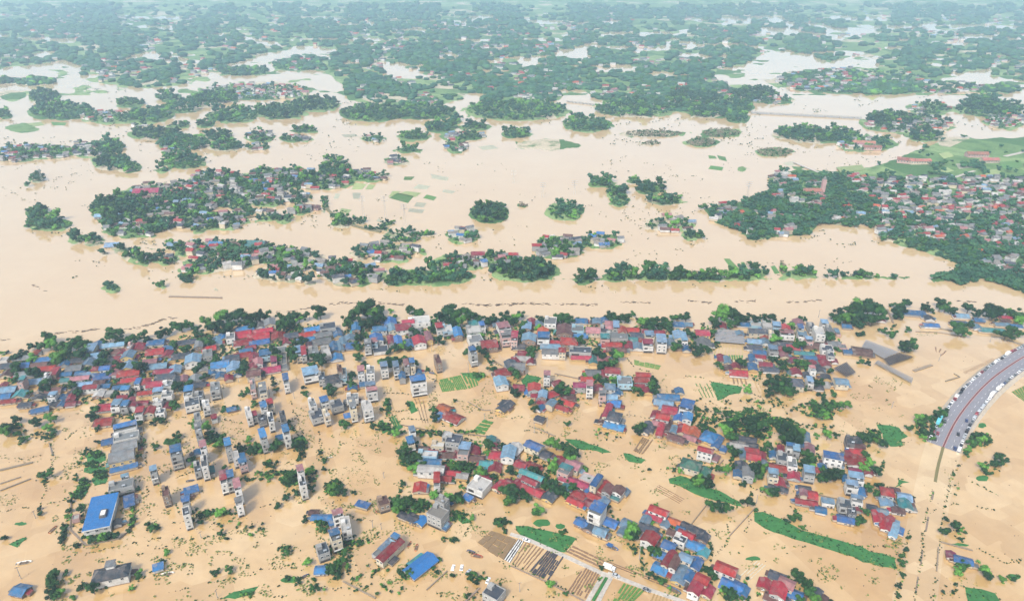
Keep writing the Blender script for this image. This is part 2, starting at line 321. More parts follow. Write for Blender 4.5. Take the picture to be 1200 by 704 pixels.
# ---------------- foliage ----------------
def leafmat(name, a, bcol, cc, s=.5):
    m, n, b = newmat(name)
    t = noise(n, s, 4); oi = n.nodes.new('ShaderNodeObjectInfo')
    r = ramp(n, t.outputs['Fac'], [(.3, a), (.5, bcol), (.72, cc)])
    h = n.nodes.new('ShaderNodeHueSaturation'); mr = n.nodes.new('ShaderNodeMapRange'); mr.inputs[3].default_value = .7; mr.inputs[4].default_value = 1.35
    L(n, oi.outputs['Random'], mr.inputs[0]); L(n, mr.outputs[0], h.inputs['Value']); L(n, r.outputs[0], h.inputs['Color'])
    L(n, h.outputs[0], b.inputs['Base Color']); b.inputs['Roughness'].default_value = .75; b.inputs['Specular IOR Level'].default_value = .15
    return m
leafD = leafmat('leaf_dark', (.005, .017, .009), (.011, .038, .012), (.026, .07, .017))
leafM = leafmat('leaf_mid', (.009, .032, .009), (.02, .064, .014), (.045, .115, .02))
leafB = leafmat('leaf_bright', (.035, .10, .018), (.07, .18, .028), (.12, .25, .045))
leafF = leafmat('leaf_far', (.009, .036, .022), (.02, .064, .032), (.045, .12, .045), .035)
bark = varied('bark', (.12, .09, .065), .2)
def ico(n):
    t = (1 + 5 ** .5) / 2
    v = [(-1, t, 0), (1, t, 0), (-1, -t, 0), (1, -t, 0), (0, -1, t), (0, 1, t), (0, -1, -t), (0, 1, -t), (t, 0, -1), (t, 0, 1), (-t, 0, -1), (-t, 0, 1)]
    v = [tuple(np.array(p) / np.linalg.norm(p)) for p in v]
    f = [(0, 11, 5), (0, 5, 1), (0, 1, 7), (0, 7, 10), (0, 10, 11), (1, 5, 9), (5, 11, 4), (11, 10, 2), (10, 7, 6), (7, 1, 8), (3, 9, 4), (3, 4, 2), (3, 2, 6), (3, 6, 8), (3, 8, 9), (4, 9, 5), (2, 4, 11), (6, 2, 10), (8, 6, 7), (9, 8, 1)]
    for _ in range(n):
        c = {}; g = []
        def mid(a, b):
            k = (min(a, b), max(a, b))
            if k not in c: p = np.array(v[a]) + np.array(v[b]); v.append(tuple(p / np.linalg.norm(p))); c[k] = len(v) - 1
            return c[k]
        for a, b_, d in f:
            x, y, z = mid(a, b_), mid(b_, d), mid(d, a); g += [(a, x, z), (b_, y, x), (d, z, y), (x, y, z)]
        f = g
    return np.array(v), np.array(f)
ICO1, ICO2 = ico(1), ico(2)
def crown_np(r, lobes, leaves, size, base=ICO1, squash=.82):
    """unit crown standing on z=0 .. about 1.7: ragged lobes with leaf clumps all over them"""
    Vs, Fs = [], []; nv = 0; cs = []
    for k in range(lobes):
        if k == 0: c_ = np.array([0, 0, .9]); rad = r.uniform(.45, .62)
        else:
            a = 2 * math.pi * k / (lobes - 1) + r.uniform(-.5, .5); q_ = r.uniform(.3, .85); c_ = np.array([math.cos(a) * q_, math.sin(a) * q_, r.uniform(.35, 1.45)]); rad = r.uniform(.20, .46)
        cs.append((c_, rad))
        v = base[0] * rad * .86 * (1 + .22 * r.standard_normal((len(base[0]), 1))); v[:, 2] *= squash
        Vs.append(v + c_); Fs.append(base[1] + nv); nv += len(v)
    for k in range(leaves):
        c_, rad = cs[r.integers(lobes)]; d = r.standard_normal(3); d /= np.linalg.norm(d)
        if d[2] < -.5: d[2] = -d[2]
        p = c_ + d * np.array([1, 1, squash]) * rad * r.uniform(.85, 1.25)
        nrm = d + .9 * r.standard_normal(3); nrm /= np.linalg.norm(nrm); u = np.cross(nrm, [.3, .5, .8]); u /= np.linalg.norm(u); w = np.cross(nrm, u); s = size * r.uniform(.6, 1.5)
        Vs.append(np.array([p - u * s, p + w * s * .8, p + u * s])); Fs.append(np.array([[0, 1, 2]]) + nv); nv += 3
    return np.concatenate(Vs), np.concatenate(Fs)
crown_proto = []
for k in range(12):
    V_, F_ = crown_np(rng, 7 + k % 4, 950, .07)
    V_[:, 0] *= rng.uniform(.8, 1.2); V_[:, 2] *= rng.uniform(.8, 1.3)
    crown_proto.append((V_, F_))
crown_mesh = {(k, q_): mesh_np('crown', V_, F_, [m]) for k, (V_, F_) in enumerate(crown_proto) for q_, m in (('D', leafD), ('M', leafM), ('B', leafB))}
bush_proto = [crown_np(rng, 4 + k % 3, 160, .16, squash=.6) for k in range(6)]
for v_, f_ in bush_proto: v_[:, 2] -= .25
bush_mesh = {(k, q_): mesh_np('bush', V_, F_, [m]) for k, (V_, F_) in enumerate(bush_proto) for q_, m in (('D', leafD), ('M', leafM), ('B', leafB))}
trunk_mesh = []
for k in range(4):
    q = MB(); q.cyl(0, 0, 0, 1.0, .09, bark, 7, .05)
    for j in range(3):
        a = j * 2.1 + k; q.add([(.04 * math.cos(a + 1.5), .04 * math.sin(a + 1.5), .6), (-.04 * math.cos(a + 1.5), -.04 * math.sin(a + 1.5), .6), (0, 0, .68), (.4 * math.cos(a), .4 * math.sin(a), 1.15)], [(0, 1, 3), (1, 2, 3), (2, 0, 3)], bark)
    trunk_mesh.append(q.mesh('trunk'))
mid_proto = [crown_np(rng, 4, 55, .17, base=ICO1) for k in range(8)]
far_proto = [(lambda v: (np.column_stack([v[:, 0], v[:, 1], v[:, 2] * .7 + .45]), ICO1[1]))(ICO1[0] * (1 + .2 * rng.standard_normal((42, 1)))) for k in range(8)]
def scatter(name, pts, protos, mats):
    """pts: (x, y, z, radius, height factor, material slot)"""
    Vs, Fs, Ms = [], [], []; nv = 0
    for p in pts:
        v, f = protos[random.randrange(len(protos))]; a = random.random() * 6.283; ca, sa = math.cos(a) * p[3], math.sin(a) * p[3]
        w = np.empty_like(v); w[:, 0] = v[:, 0] * ca - v[:, 1] * sa + p[0]; w[:, 1] = v[:, 0] * sa + v[:, 1] * ca + p[1]; w[:, 2] = v[:, 2] * p[3] * p[4] + p[2]
        Vs.append(w); Fs.append(f + nv); Ms.append(np.full(len(f), p[5])); nv += len(v)
    return link(mesh_np(name, np.concatenate(Vs), np.concatenate(Fs), mats, np.concatenate(Ms)), name)

FARLM = [(40, 115, 'by the far left bridge'), (90, 180, 'by the red-roofed hamlet at far left'), (180, 180, 'above the long crimson-roofed hall'), (230, 130, 'in the upper left flood'), (320, 115, 'in the upper flood left of centre'),
         (330, 165, 'in the flood behind the left village'), (450, 150, 'near the round central groves'), (540, 160, 'below the largest oval grove'), (606, 130, 'along the distant north shore'), (700, 140, 'right of the largest oval grove'),
         (770, 165, 'near the low brown islets'), (720, 225, 'around the twin winding islets'), (620, 250, 'in the open water of mid river'), (560, 285, 'above the treed spit'), (690, 290, 'around the two-part hamlet islet'),
         (790, 265, 'by the islet near the right village'), (615, 318, 'on the treed spit in the river'), (500, 318, 'on the left half of the spit'), (420, 310, 'beside the curved levee'), (470, 230, 'by the green flooded paddies'),
         (720, 326, 'in the line of midstream trees'), (860, 322, 'by the green strips in the river'), (960, 322, 'in the dotted tree line midstream'), (1100, 326, 'near the right village shore'), (60, 255, 'in the flood at far left'),
         (150, 245, 'at the left tip of the left village'), (220, 235, 'around the long crimson-roofed hall'), (300, 215, 'on the upper side of the left village'), (350, 245, 'on the right side of the left village'), (130, 290, 'off the lower left village shore'),
         (240, 300, 'on the lower left village shore'), (340, 310, 'on the lower right village shore'), (200, 335, 'in the river below the left village'), (950, 160, 'on the long wooded island'), (1060, 145, 'by the far right bridge'),
         (1160, 130, 'in the upper right corner groves'), (1000, 95, 'on the far shore beyond the bridge'), (850, 125, 'at the left end of the far bridge'), (900, 195, 'by the submerged plots near the church'), (840, 180, 'by the small green plots'), (390, 198, 'beside the dark round grove'), (455, 190, 'in the flood above the paddies')]
rr = random.Random(5); land_items = []; houses_far = []; fieldobjs = []
gidx = 0
def hz(px, py):
    return float(ground_h(np.array([px]), np.array([py]))[0])
dryscrub = varied('dry_scrub', (.20, .17, .11), .1, .2, .9, .3)
for e in ISL:
    cx, cy, rx, ry = map(float, e[:4]); k = e[4]
    if k in 'fe': 
        if k == 'f': continue
    m = mpp(cx, cy); pts = []
    rm = (5.2 if k != 's' else 2.0) if cy > 150 else 6.5
    if k == 'e': rm = 2.6
    spx = rm / m * 1.25; spy = spx * (.42 if cy > 150 else .45)
    spx = max(spx, 1.7); spy = max(spy, 1.0)
    cand = []
    y = cy - ry
    while y <= cy + ry:
        x = cx - rx + rr.random() * spx
        while x <= cx + rx:
            a, b_ = x + rr.uniform(-.4, .4) * spx, y + rr.uniform(-.4, .4) * spy
            if ((a - cx) / rx) ** 2 + ((b_ - cy) / ry) ** 2 < 1: cand.append((a, b_))
            x += spx
        y += spy
    if not cand: continue
    H = ground_h(np.array([c_[0] for c_ in cand]), np.array([c_[1] for c_ in cand]))
    pr = vnoise(np.array([c_[0] for c_ in cand]) / 7., np.array([c_[1] for c_ in cand]) / 3.5, 9)
    for (a, b_), h, q_ in zip(cand, H, pr):
        if h < -.6: continue
        if k == 'v' and q_ > .50 and h > -.2: 
            if rr.random() < .72: houses_far.append((a, b_)); continue
        X, Y = unp(a, b_, h); s = rr.choice((.5, .7, .8, 1, 1.1, 1.5))
        pts.append((X, Y, h - .5, rm * s * (.8 if k == 'v' else 1), rr.uniform(.7, 1.3), rr.choice((0, 0, 0, 1, 1, 2))))
    if not pts: continue
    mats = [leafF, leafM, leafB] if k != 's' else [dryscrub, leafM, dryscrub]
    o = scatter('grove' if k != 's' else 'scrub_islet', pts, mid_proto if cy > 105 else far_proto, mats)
    big = 'large' if rx * ry > 500 else 'small' if rx * ry < 120 else 'middling'
    shp = 'long' if rx > 3.4 * ry else 'round'
    look = {'w': f'{big} {shp} dark wooded islet', 'v': f'{big} {shp} village tree stand', 's': f'{big} low brown scrub islet', 'e': f'{shp} levee scrub strip'}[k]
    meta(o, None, 'grove' if k != 's' else 'islet', None, 'stuff'); land_items.append((o, look, cx, cy))
give_labels(land_items, FARLM)

# the wooded mainland on the right, and the far country
def region(test, sx, sy, x0, x1, y0, y1, rad, protos, name, woodf, slot=0):
    pts = []; xs, ys = [], []
    y = y0
    while y < y1:
        x = x0 + rr.random() * sx
        while x < x1: xs.append(x + rr.uniform(-.5, .5) * sx); ys.append(y + rr.uniform(-.5, .5) * sy); x += sx
        y += sy(y) if callable(sy) else sy
    xs = np.array(xs); ys = np.array(ys); H = ground_h(xs, ys); ok = test(xs, ys) & (H > .1 if y1 < 140 else H > -.4)
    wn = fbm(xs / 38, ys / 15, 31); hn = fbm(xs / 16 + 9, ys / 8, 77)
    for a, b_, h, q_, hh in zip(xs[ok], ys[ok], H[ok], wn[ok], hn[ok]):
        w = woodf(a, b_, q_, hh)
        if w == 'h': houses_far.append((a, b_)); continue
        if not w: continue
        X, Y = unp(a, b_, h); s = rr.uniform(.6, 1.4)
        pts.append((X, Y, h - 1, rad(b_) * s, rr.uniform(.6, 1.0), 1 if rr.random() < .2 else 0))
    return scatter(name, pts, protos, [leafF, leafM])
mainP = pp(MAIN)
def mt(xs, ys): return poly_sd(xs, ys, mainP) > -2
def mw(a, b_, q_, hh):
    green = (b_ < 208 and a > 1045) or (b_ < 205 and a < 1045) or b_ < 196
    if green: return rr.random() < .05 or (q_ > .53 and a > 1080)
    vill = ((a - 1110) / 88) ** 2 + ((b_ - 246) / 42) ** 2 < 1 or a > 1150
    south = b_ > 262 + (a - 1000) * .33
    if vill and not south and hh > .36: return 'h' if rr.random() < .62 else rr.random() < .6
    if hh > .52 and rr.random() < .55 and b_ < 278: return 'h'
    return rr.random() < (.93 if q_ > .40 else .55)
o = region(mt, 4.6, 2.1, 820, 1300, 160, 350, lambda y: 5.2, mid_proto, 'woodland', mw); meta(o, 'broad dark green woodland around the right-hand village shore', 'woodland', None, 'stuff')
def ft(xs, ys): return poly_sd(xs, ys, BASE + [(1800, -400), (-500, -400)]) > 1
def fw(a, b_, q_, hh):
    if hh > .50 and rr.random() < .36: return 'h'
    return rr.random() < (.95 if q_ > .47 else .5 if q_ > .42 else .16)
o = region(ft, 4.4, 1.7, -60, 1260, 6, 142, lambda y: 8.5 + (110 - y) * .085, far_proto, 'distant_woodland', fw); meta(o, 'hazy patchwork of woods beyond the flood up to the horizon', 'woodland', None, 'stuff')

# ---------------- village and far houses: hundreds, a few pixels each ----------------
def small_house(mb, X, Y, z, w, d, h, rot, rc, wc, flat=False):
    ca, sa = math.cos(rot), math.sin(rot)
    T = lambda x, y, zz: (X + x * ca - y * sa, Y + x * sa + y * ca, z + zz)
    a, b_ = w / 2, d / 2
    mb.add([T(-a, -b_, -1), T(a, -b_, -1), T(a, b_, -1), T(-a, b_, -1), T(-a, -b_, h), T(a, -b_, h), T(a, b_, h), T(-a, b_, h)], [(0, 1, 5, 4), (1, 2, 6, 5), (2, 3, 7, 6), (3, 0, 4, 7), (4, 5, 6, 7)], wc)
    a += .5; b_ += .5; r = .01 + (.12 if flat else .32) * d
    mb.add([T(-a, -b_, h - .1), T(a, -b_, h - .1), T(a, 0, h + r), T(-a, 0, h + r), T(a, b_, h - .1), T(-a, b_, h - .1)], [(0, 1, 2, 3), (3, 2, 4, 5), (0, 3, 5), (1, 4, 2)], rc)
mb = MB(); seen = []
RC = [RM[k] for k in 'rrnplbgggkkkwcnc']
FARRED = [RM[k] for k in 'rrppogwwggggknlc']
houses_far.sort(key=lambda t: -t[1])
cells = set()
for (a, b_) in houses_far:
    m = mpp(a, b_); X, Y = unp(a, b_, .8)
    cell = (int(X // 11), int(Y // 13)) if b_ > 110 else (int(X // 22), int(Y // 40))
    if cell in cells: continue
    cells.add(cell)
    s = .85 if b_ > 110 else 1.3
    if b_ < 60: s = 1.8
    small_house(mb, X, Y, .3, rr.uniform(7, 14) * s, rr.uniform(6, 9) * s, rr.choice([3, 3.4, 4, 6.5]), rr.uniform(-.5, .6), rr.choice(RC if a < 860 and b_ > 150 else FARRED), rr.choice([WM['w'], WM['w'], WM['c'], WM['g']]))
o = mb.obj('far_houses'); meta(o, 'crowded small houses of the flooded villages beyond the river', 'far houses', None, 'stuff')
print('far houses', len(cells))

# ---------------- the flooded town: every house (x y of its roof on the photo, width, depth, storeys, roof code, optional turn) ----------------
TOWN = '''
27 418 17 7 1 gg,27 427 14 7 1 bg,7 428 14 8 1 kg,5 421 8 5 1 wf,42 412 6 6 1 og,51 420 19 6 1 bg,46 426 16 5 1 ng,53 431 20 7 1 rg,64 434 6 9 2 rs,30 437 20 7 1 gg,8 437 11 7 1 ng,26 446 6 9 3 tf,40 446 20 7 1 lg,55 441 6 8 2 gf,4 450 7 5 1 rg
10 455 16 8 1 lg,6 463 12 7 1 bg,23 461 12 8 1 tg,63 456 16 7 1 ng,62 464 8 6 2 lf,83 465 9 8 1 rg,72 465 9 6 1 bg,76 425 9 5 1 bg,90 421 17 6 1 kg,87 430 15 7 1 gg,94 436 9 5 1 bg,78 437 11 5 1 bg,76 444 9 5 1 tg,92 442 22 5 1 pg,97 449 20 5 1 lg
106 452 14 5 2 rg,117 447 11 6 1 ng,124 451 9 5 1 bg,106 437 13 6 1 lg,112 431 8 5 2 rh,121 439 17 8 1 bg,123 430 10 5 2 bg,106 407 9 9 2 ls,115 403 12 6 1 bg,132 403 24 5 1 lg,109 416 18 7 1 lg,104 424 12 8 1 lg,133 411 14 6 1 ng,143 412 8 6 1 rg
161 406 13 7 1 rg,152 406 4 7 2 wf,150 415 12 8 2 lg,137 418 8 4 1 rg,183 400 17 6 1 bg,198 406 10 5 1 bg,182 411 18 7 1 rg,196 414 10 6 1 rg,128 422 10 6 1 gg,140 424 9 6 1 rg,132 429 9 4 1 rg,150 427 10 8 1 lg,134 437 12 7 1 pg
151 436 22 7 1 rg,152 444 17 5 1 rg,176 422 14 5 1 pg,184 428 20 6 1 lg,192 434 20 5 1 rg,194 440 18 6 1 kg,139 453 11 5 1 bg,147 457 9 5 2 bf,144 463 10 5 1 rg,128 460 9 5 1 wf,116 460 10 8 1 wg,162 449 5 7 2 bf,170 446 9 7 2 rh,182 449 16 7 2 rg
171 459 16 4 1 rg,185 460 10 7 2 lf,196 450 10 7 2 gf,196 462 11 6 2 gf,156 450 8 5 1 yg,154 467 6 4 2 rg,45 464 10 6 1 kg,52 455 9 5 1 gg,19 453 8 5 1 ng,88 457 10 6 1 kg
218 400 19 5 1 kg,233 402 8 7 2 gg,245 407 14 5 1 rg,243 414 10 7 2 gf,212 416 18 6 1 kg,226 420 16 8 2 lg,263 394 12 6 1 bg,254 399 10 7 1 lg,270 394 9 6 2 gf,287 384 18 5 1 bg,284 391 18 7 1 rg,303 393 22 7 1 rg,308 387 20 5 1 rg,304 400 20 5 1 bg
285 400 18 6 1 rg,294 406 10 4 1 rg,304 380 10 5 1 gg,316 377 11 6 2 gg,326 393 14 6 1 rg,334 399 6 5 1 rg,341 392 14 5 1 kg,360 391 16 5 1 rg,358 397 18 4 1 bg,366 385 16 5 1 bg,384 382 16 6 2 kf,378 391 18 5 1 gg,377 399 19 6 1 gg,395 389 8 8 1 bg
391 405 7 9 1 bg,399 404 5 10 1 lg,394 418 12 6 1 bg,367 411 10 8 2 gf,350 413 6 10 2 lf,356 413 5 10 2 rf,362 404 6 5 1 pg,382 411 8 11 2 wf,328 410 14 6 1 gf,311 415 12 6 2 bf,288 410 13 4 1 bg,284 415 17 5 1 rg,297 418 9 8 1 rg,272 418 14 6 1 kg
302 423 9 6 2 pg,296 428 8 5 2 rg,297 436 14 6 2 ng,258 426 18 7 2 bg,273 429 13 9 2 lg,250 435 10 5 1 bg,258 439 9 5 1 bg,237 432 11 5 1 wg,268 441 8 6 1 rg,278 437 8 4 1 bg,317 432 20 6 1 mg,321 423 6 7 2 mf,331 430 10 5 1 gf,215 443 8 6 1 pg
229 443 11 7 1 gg,206 445 12 7 1 kg,232 450 15 5 1 kg,205 432 12 7 1 lg,333 420 5 11 1 gf,364 437 16 9 2 lf,377 441 7 8 2 kf,390 443 16 8 2 kh,398 432 5 8 3 nf,335 445 7 11 3 bf,308 456 9 12 3 gf,296 450 5 14 3 gf,252 453 12 10 3 gf,233 463 9 8 2 kf,221 459 9 9 2 bf
417 382 8 7 2 bg,410 395 11 5 1 lg,413 404 13 6 1 bh,402 399 7 7 1 lg,457 376 12 6 1 bg,445 384 14 5 2 bg,459 383 8 7 2 lg,441 395 12 7 2 bg,472 382 15 7 2 rg,478 376 12 4 2 rg,458 397 6 8 2 rg,466 398 8 8 2 bg,431 403 8 8 3 gf,439 401 6 5 2 pf
446 409 15 7 1 kf,491 375 22 7 2 wf,487 388 14 6 1 gg,480 401 9 8 1 bh,491 398 12 8 2 rg,502 393 6 9 2 pg,515 384 7 7 2 rf,524 385 10 7 2 wf,536 388 8 9 2 bg,556 377 13 6 1 tg,555 386 14 7 2 wf,565 382 5 6 2 bf,583 378 10 6 1 lg,590 383 12 7 2 pf
594 393 15 8 3 gf,573 402 16 8 2 rg,557 397 14 8 2 gf,513 421 7 11 3 nf,554 412 8 9 4 bf,599 426 11 8 2 kg,588 435 15 8 1 rg,587 446 12 9 2 lg,423 435 8 9 3 pf,434 434 10 9 3 gf,450 430 9 8 3 lf,464 430 7 10 3 lf,471 439 6 6 2 bg,476 427 6 9 3 pf
483 426 6 9 3 bf,490 435 6 5 1 bg,490 446 19 8 4 bf,434 452 13 5 3 lf,436 458 13 5 3 pf,413 453 9 5 1 bg,426 449 8 4 1 bg,413 465 12 6 2 gf,402 438 7 11 2 gf
636 387 10 5 2 og,603 395 8 10 3 rf,617 381 9 7 2 lg,623 376 6 6 1 rg,633 378 9 5 1 lg,645 376 12 7 2 gf,662 386 16 9 2 ng,681 375 12 5 1 bg,620 395 14 7 2 lg,637 395 12 7 2 bf,677 385 12 6 2 gf,679 392 16 5 1 bg,695 386 14 6 2 pg,648 400 17 4 1 rg
645 405 20 5 1 lg,646 411 18 5 2 gg,667 399 17 7 2 rh,659 409 8 5 3 rh,680 410 22 6 2 kf,681 418 20 4 1 rg,695 421 8 7 1 tg,613 413 10 5 1 rg,612 419 16 5 1 wg,604 421 9 5 1 rg,621 420 6 8 1 rg,607 428 14 7 2 gg,608 405 12 5 1 kg,700 376 9 5 1 lg
709 375 10 5 1 bg,714 380 8 8 2 ph,722 382 6 7 2 lf,729 386 8 6 2 og,708 386 8 7 2 kf,723 393 21 7 2 gf,709 396 9 5 2 tf,717 403 20 6 1 rg,722 409 20 5 1 ng,707 419 12 5 1 pg,712 425 8 6 1 rg,718 433 15 6 2 rg,707 438 10 7 1 rg,695 436 15 7 1 gg
741 386 13 5 1 rg,746 392 13 6 1 kg,758 387 10 4 2 rg,761 393 9 6 2 lf,772 389 11 5 1 rg,775 399 12 11 3 lf,751 399 6 4 1 og,759 403 10 6 2 mf,747 405 11 6 1 lg,737 404 8 7 1 rg,740 397 12 5 1 tg,794 379 12 5 1 bg,796 392 11 8 2 lg,786 401 10 7 1 lg
797 405 10 6 1 kg,641 440 8 7 3 pf,652 448 9 6 1 rg 30,608 453 11 6 1 rg,626 453 12 7 2 rg,627 462 8 4 1 rg,636 461 8 7 2 lg,646 461 11 7 1 rg 30,679 450 12 5 2 mg,689 443 14 5 1 rg,691 452 8 9 3 pf,701 454 8 6 1 rg,666 457 12 5 1 rg,667 465 12 5 1 ng
715 452 10 6 2 lh,722 458 8 6 1 bg,706 461 8 8 3 gf,716 464 12 5 2 lg,732 446 15 8 2 gf,754 438 15 4 2 rg,752 444 15 5 2 rg,749 451 10 5 1 rg,759 457 9 5 1 rg,783 464 22 6 1 bg,796 457 8 5 1 bg
804 379 12 4 1 lg,823 389 14 6 2 rg,824 401 16 8 1 gg,801 396 6 9 2 lf,803 406 7 8 1 bg,846 381 8 5 1 rg,870 379 11 4 1 bg,867 390 8 4 1 lg,886 380 12 5 1 wf,899 381 10 5 2 wf,910 382 8 5 2 lf,888 387 18 5 2 kg,896 393 9 5 1 og,904 391 6 5 2 wf,920 383 10 5 2 rg
938 385 7 7 3 bf,936 377 10 6 1 pg,922 391 14 5 2 pf,940 393 9 5 2 lf,948 399 7 5 2 lf,951 382 7 8 2 kf,960 388 12 10 3 wf,972 385 6 9 2 gf,966 379 7 5 2 lf,884 399 14 5 1 lg,896 400 10 5 1 lg,884 406 15 5 1 kg,890 412 13 5 1 bg,906 410 9 6 2 lf
922 403 20 5 1 kg,882 419 7 7 1 bg,891 417 10 4 1 rg,889 423 8 4 1 wf,882 429 9 7 1 bg,897 426 13 5 1 rg,903 432 16 5 1 kg,929 406 13 6 1 rg,916 409 7 5 1 rg,919 415 9 5 1 pg,942 413 20 4 1 tg,949 418 13 4 1 bg,932 422 9 5 1 mg,943 425 13 5 1 ng,953 424 6 4 1 rg
953 404 22 6 1 ng,969 408 12 7 2 kf,977 402 12 6 1 gg,967 425 10 7 1 rg,962 417 8 4 1 rg,978 422 6 4 1 rg,973 415 7 6 2 kf,960 431 7 7 1 kg,952 433 6 5 2 pf,933 435 10 6 1 rg,931 447 18 8 2 kh,946 439 7 6 1 kg,949 447 6 7 2 lf,986 446 13 7 2 lg,968 441 9 5 1 kg
968 450 7 5 1 wf,960 453 8 5 1 kh,992 381 9 4 1 bg,981 389 4 7 1 lf,987 406 8 5 1 gf,993 411 8 4 1 bg,845 419 7 7 1 rg,852 421 7 7 1 lg,862 428 8 5 1 rg,865 436 18 6 1 rg,853 431 9 5 1 ng
1069 366 28 5 1 bs -12,1032 373 7 6 1 rg,1091 380 15 5 1 bg,1089 372 9 5 1 kg,1127 369 13 6 1 lg,1123 377 13 5 1 kg,1133 379 7 5 1 lg,1147 374 10 5 1 bg,1145 382 9 6 1 lg,1163 386 24 6 1 tg,1174 379 15 5 1 lg,1182 371 15 4 1 rg,1190 381 12 5 1 bg,1178 375 9 4 1 ng,1010 411 20 8 1 ng -20
10 469 16 5 1 rg,47 479 18 5 1 bg 25,30 473 13 6 1 kg,72 472 6 7 1 bg,83 472 10 5 1 rg,61 473 8 6 1 kg,123 476 16 8 1 rg,122 493 17 9 1 rg,137 474 9 8 2 lf,147 475 7 7 2 bf,155 473 7 5 2 rg,167 471 12 5 1 rg,164 483 8 8 2 rf,175 480 10 7 2 rg,188 482 9 5 2 kf
196 475 8 6 1 rg,185 471 9 5 2 wf,147 501 24 6 2 bf,148 511 26 7 2 gf,146 521 25 8 2 gg,143 534 26 10 2 gv,145 547 28 4 1 bs,127 516 13 6 1 bg,142 568 26 8 2 gf,147 560 8 4 2 lf,180 552 8 8 3 lf,194 576 8 11 3 nf
225 471 15 8 2 kf,241 473 9 8 3 wf,231 488 8 9 3 gf,232 502 8 9 4 wf,271 478 9 4 1 bg,251 490 6 6 1 rf,291 483 7 12 3 wf,298 487 5 5 2 rf,309 477 8 9 3 bf,317 474 6 8 2 rf,317 489 7 12 3 kf,307 490 8 6 2 kf,331 486 7 9 4 kf,335 505 8 11 4 bf
308 510 8 12 4 bf,328 514 8 6 1 bf,267 521 7 11 4 bf,276 533 7 8 3 wf,284 540 8 11 2 bf,238 523 7 9 4 pf,239 540 8 14 4 kf,231 547 5 11 2 kf,248 552 6 8 1 tf,231 529 6 5 1 bg,206 529 14 11 4 bf,262 553 8 6 2 ph,262 563 8 8 3 rf,270 559 7 12 3 bf
278 569 8 12 4 pf,352 551 8 8 4 pf,354 564 8 11 4 kf,371 485 13 10 2 kf,382 484 7 10 3 wf,394 473 12 8 2 kf,380 470 8 6 2 bf,366 472 8 10 3 gf,224 573 14 6 1 bs,217 582 8 4 1 bs
430 475 12 11 4 wf,413 474 8 13 4 gf,408 486 8 4 1 bs,521 478 12 10 1 og -35,531 488 17 11 1 rg -35,514 487 6 9 1 bs -35,592 475 9 14 1 kg -35,483 505 7 7 3 lf,481 518 7 8 2 bf,497 525 10 5 1 ng -5,501 532 20 6 2 wf -5
508 527 9 5 1 rg -5,513 521 13 5 2 wf -5,532 514 18 11 3 kf,523 509 8 7 3 wf,520 526 8 6 1 rg -5,526 532 12 6 1 ng -5,534 530 6 10 1 rg -5,544 527 11 12 2 lf,555 527 9 8 1 rg,547 520 8 5 1 rg,559 536 14 6 1 ng,507 540 17 6 2 bg -5,505 548 26 7 2 wg -5
575 514 9 6 1 tg,579 522 7 5 1 rg,582 532 14 8 1 rg,596 529 13 12 2 lg,570 542 13 6 1 tg,580 547 12 9 1 rg,523 549 5 9 1 rg,531 553 14 5 1 rg -10,542 556 11 6 1 wg -10,522 559 12 6 1 rg -10,512 563 5 13 2 rf 5,492 570 12 9 1 rg 0,562 567 17 15 2 wf -30
569 559 11 6 1 rg -30,566 570 9 9 1 og -30,586 568 9 12 1 rg,597 564 9 6 1 rg,548 582 8 4 1 bs,520 584 10 5 1 lg,449 587 11 9 2 nf 25
603 525 13 12 1 wg,626 521 16 8 2 bg,637 530 15 8 1 kg,611 543 11 8 1 rg,625 545 13 7 1 rg,623 555 24 5 2 tg,621 562 16 5 2 rg,624 573 22 8 1 rg,606 567 11 10 1 rg,655 538 9 7 1 rg,672 543 15 9 2 pg,662 551 12 9 2 tf,673 563 30 7 1 mg,688 560 13 9 1 wf
699 562 8 15 3 bv,706 569 8 13 1 rg,713 572 9 9 2 ng,725 573 10 8 2 ng,722 580 10 7 1 tg,732 575 8 6 1 lg,679 578 14 8 1 rh,697 581 13 7 1 rg,662 571 8 8 1 tg,644 581 11 9 1 kg,691 574 7 4 1 bs,712 480 6 14 2 rg,720 487 13 9 2 kh,720 498 20 7 1 bg,707 491 7 8 1 ng
720 471 13 7 1 bg,709 470 10 6 1 kg,666 471 13 6 1 rg,659 477 14 5 1 rg,637 471 10 5 1 rg,633 477 6 7 1 bg,646 471 7 7 2 lg,633 490 9 6 1 kg,778 471 19 6 1 lg,785 479 15 8 1 rg,769 485 9 7 1 rg,777 487 13 6 2 rg,772 495 13 5 1 pg,774 502 7 13 1 rv,782 500 5 11 1 ng
758 500 8 12 1 kg,797 487 11 10 1 bg,790 502 7 7 1 lg,799 502 9 8 1 rg,793 512 17 6 1 ng
805 476 13 10 2 bf,806 487 9 7 2 bg,801 502 11 8 1 og,813 505 12 8 1 og,809 512 13 5 1 pg,832 511 16 11 1 bh,841 517 7 12 1 bg,848 525 5 5 1 bs,827 526 19 5 3 rg -26,839 535 6 6 1 ph,810 543 20 9 2 dh -26,825 553 12 9 1 dg -26,872 513 24 5 1 kg
866 521 18 5 1 wg,881 521 12 5 1 kg,881 527 14 7 1 rg,883 534 14 7 2 rg,872 531 8 9 1 lg,893 534 8 8 1 rg,892 542 10 7 1 lg,869 545 12 8 1 kg,877 552 11 9 2 gg,865 554 9 6 1 bg,915 524 6 5 1 rg,926 524 8 5 2 bf,933 527 7 7 2 lf,907 532 9 6 1 bg,917 535 11 9 2 kf
